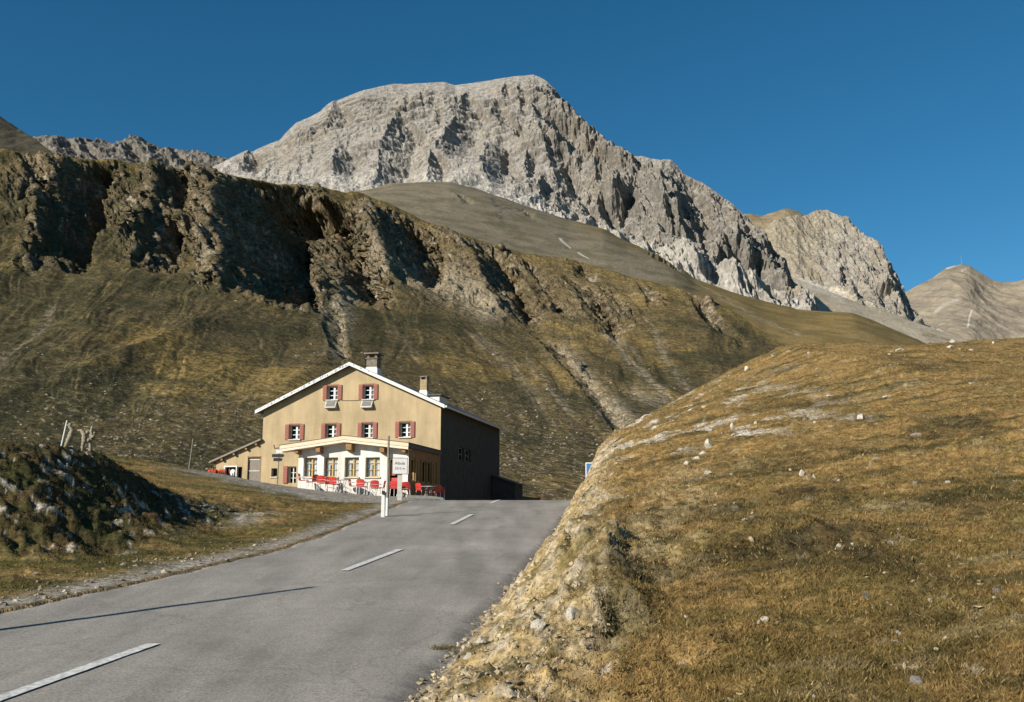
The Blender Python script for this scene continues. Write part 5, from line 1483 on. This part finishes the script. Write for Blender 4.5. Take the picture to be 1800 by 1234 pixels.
# bank rubble and stones on the slopes
x, y = scatter(60000, -300, 2000, 4.5, 60, 21)
xr = np.interp(y, YR, XR); xl = np.interp(y, YL, XL); e = x - xr; el = xl - x
n2 = fbm(x * .7, y * 1.1, 52, 3)
p = .80 * ss(-.35, -.05, e) * ss(1.9, .7, e) + .018 * ss(1.0, 2, e) * ss(-.1, .5, n2) * 3 + .35 * ss(-.1, .1, el) * ss(2.4, .9, el) * ss(26, 20, y) + .25 * np.exp(-(((x + 8.2) / 1.6) ** 2 + ((y - 28.8) / 2.4) ** 2)) + .12 * ss(-7.2, -8.6, x) * ss(34, 30, y) * ss(18.5, 21, y) * ss(.0, .5, fbm(x * 1.1, y * 1.1, 66, 3))
k = rg.random(len(x)) < p
x, y, e, el = x[k], y[k], e[k], el[k]
z = near_ground(x, y)
sz = (.009 + .020 * rg.random(len(x)) ** 3) * (1 + y / 24)
sz = sz * np.where((e > -.1) & (e < 2), .95, 1)
cl = (np.array([.34, .275, .175])[None] * (.55 + .75 * rg.random((len(x), 1)))) * np.array([1, 1, 1])
cl = np.where((el > 0)[:, None], cl * np.array([.8, .82, .9]), cl)
stones("loose_stones", np.stack([x, y, z + sz * .2], 1), sz, cl, 31)
# stones at the foot of the far slope
ii = rg.integers(0, HILLSIDE.X.size, 60000)
hu, hv = HILLSIDE.U.ravel()[ii], HILLSIDE.V.ravel()[ii]
pp = (.22 * ss(600, 780, hv) * (.35 + np.exp(-((hu - 940) / 150) ** 2) + .7 * np.exp(-((hu - 330) / 190) ** 2)) + .03 * ss(500, 700, hv)) * (.4 + 1.2 * ss(-.2, .5, fbm(hu * .02, hv * .03, 67, 3)))
k = rg.random(len(ii)) < pp; ii = ii[k]
P_ = np.stack([HILLSIDE.X.ravel()[ii], HILLSIDE.Y.ravel()[ii], HILLSIDE.Z.ravel()[ii]], 1)
sz = (.07 + .16 * rg.random(len(ii)) ** 4) * (P_[:, 1] / 110) ** .7
stones("hillside_stones", P_, sz, np.array([.24, .21, .16])[None] * (.4 + .8 * rg.random((len(ii), 1))), 32)

def grass_material():
    m = bpy.data.materials.new("dry_alpine_grass"); m.use_nodes = True
    n = m.node_tree.nodes; l = m.node_tree.links; n.clear()
    o = n.new("ShaderNodeOutputMaterial"); at_ = n.new("ShaderNodeAttribute"); at_.attribute_name = "Col"
    d_ = n.new("ShaderNodeBsdfDiffuse"); t_ = n.new("ShaderNodeBsdfTranslucent"); mx = n.new("ShaderNodeMixShader"); mx.inputs[0].default_value = .3
    l.new(at_.outputs['Color'], d_.inputs[0]); l.new(at_.outputs['Color'], t_.inputs[0])
    l.new(d_.outputs[0], mx.inputs[1]); l.new(t_.outputs[0], mx.inputs[2]); l.new(mx.outputs[0], o.inputs[0])
    return m
M_GRASS = grass_material()
def grass(name, x, y, nb, hmin, hmax, colr, seed):
    r_ = np.random.default_rng(seed); n = len(x)
    z = near_ground(x, y)
    sc_ = .75 + .25 * np.clip(y / 14, 0, 3)
    h = (hmin + (hmax - hmin) * r_.random((n, nb)) ** 1.5) * (sc_ ** .35)[:, None]
    wd = (.0042 + .0045 * r_.random((n, nb))) * sc_[:, None]
    ox = r_.normal(0, .045, (n, nb)) * sc_[:, None]; oy = r_.normal(0, .045, (n, nb)) * sc_[:, None]
    an = r_.random((n, nb)) * 6.283
    ln = r_.normal(.0, .55, (n, nb)); ln2 = r_.normal(-.1, .45, (n, nb))
    bx = x[:, None] + ox; by = y[:, None] + oy; bz = z[:, None] - .015 + 0 * ox
    ca, sa = np.cos(an) * wd, np.sin(an) * wd
    V_ = np.stack([np.stack([bx - ca, by - sa, bz], -1), np.stack([bx + ca, by + sa, bz], -1), np.stack([bx + ln * h, by + ln2 * h, bz + h * .8], -1)], 2)
    cc_ = np.repeat((colr[:, None, :] * (.65 + .7 * r_.random((n, nb, 1))))[:, :, None, :], 3, 2)
    F_ = np.arange(n * nb * 3).reshape(-1, 3)
    return tag(np_mesh(name, V_.reshape(-1, 3), F_, M_GRASS, cc_.reshape(-1, 3), smooth=True), kind='stuff')
x, y = scatter(290000, 780, 2100, 4.0, 76, 41)
e = x - np.interp(y, YR, XR)
yc_ = np.interp(x, CRX, CRY)
p = ss(.5, 2.3, e + .5 * fbm(x * .8, y * .8, 45, 3)) * (y < yc_ + 3) * (.45 + .55 * ss(-.45, .25, fbm(x * .9, y * 1.6, 46, 3)))
k = rg.random(len(x)) < p; x, y = x[k], y[k]
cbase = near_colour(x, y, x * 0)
lum = cbase.mean(1, keepdims=True)
cbase = np.where(lum > .24, GOLD[None] * 1.05, cbase)
mixr = rg.random((len(x), 1))
cbase = np.where(mixr < .12, np.array([[.30, .22, .10]]), np.where(mixr > .94, DARKG[None] * 1.3, cbase))
grass("hillside_grass", x, y, 6, .012, .075, cbase * 1.18, 51)
x, y = scatter(60000, -350, 900, 9, 66, 42)
el = np.interp(y, YL, XL) - x
yard = ss(38, 42, y + .5 * (x + 6)) * ss(-17.5, -14, x)
gv = ss(2.0 + 1.2 * fbm(x * .16, y * .12, 51, 4), .6, el) * ss(24, 21, y)
p = ss(.3, 1.2, el) * (1 - yard) * (1 - gv) * (.3 + .7 * ss(-.4, .3, fbm(x * .9, y * 1.6, 47, 3))) * (1 - .8 * np.exp(-(((x + 8.2) / 1.4) ** 2 + ((y - 28.8) / 2.2) ** 2)))
k = rg.random(len(x)) < p; x, y = x[k], y[k]
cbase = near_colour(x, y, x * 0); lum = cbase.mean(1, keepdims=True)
cbase = np.where(lum > .2, OLIVE[None] * 1.6, cbase)
grass("verge_grass", x, y, 6, .02, .11, cbase * 1.15, 52)

# a weed growing on the asphalt near the bank
x_, y_, z_ = hit(782, 1149)
r_ = np.random.default_rng(8)
m_ = MB()
for i in range(70):
    a_ = r_.random() * 6.283; q = r_.random() * .10; h_ = .03 + .04 * r_.random(); bx, by = q * 1.6 * math.cos(a_), q * .7 * math.sin(a_)
    m_.add([(bx - .006, by, 0), (bx + .006, by + .004, 0), (bx + r_.normal(0, .03), by + r_.normal(0, .02), h_)], [(0, 1, 2)])
wt = m_.build("weed_tuft", flat_mat("weed_leaves", (.12, .10, .03), .9, .4, 30))
wt.location = (x_, y_, float(road_z(y_)) + .012)
tag(wt, "small flat weed growing on the asphalt near the right road bank", "weed")
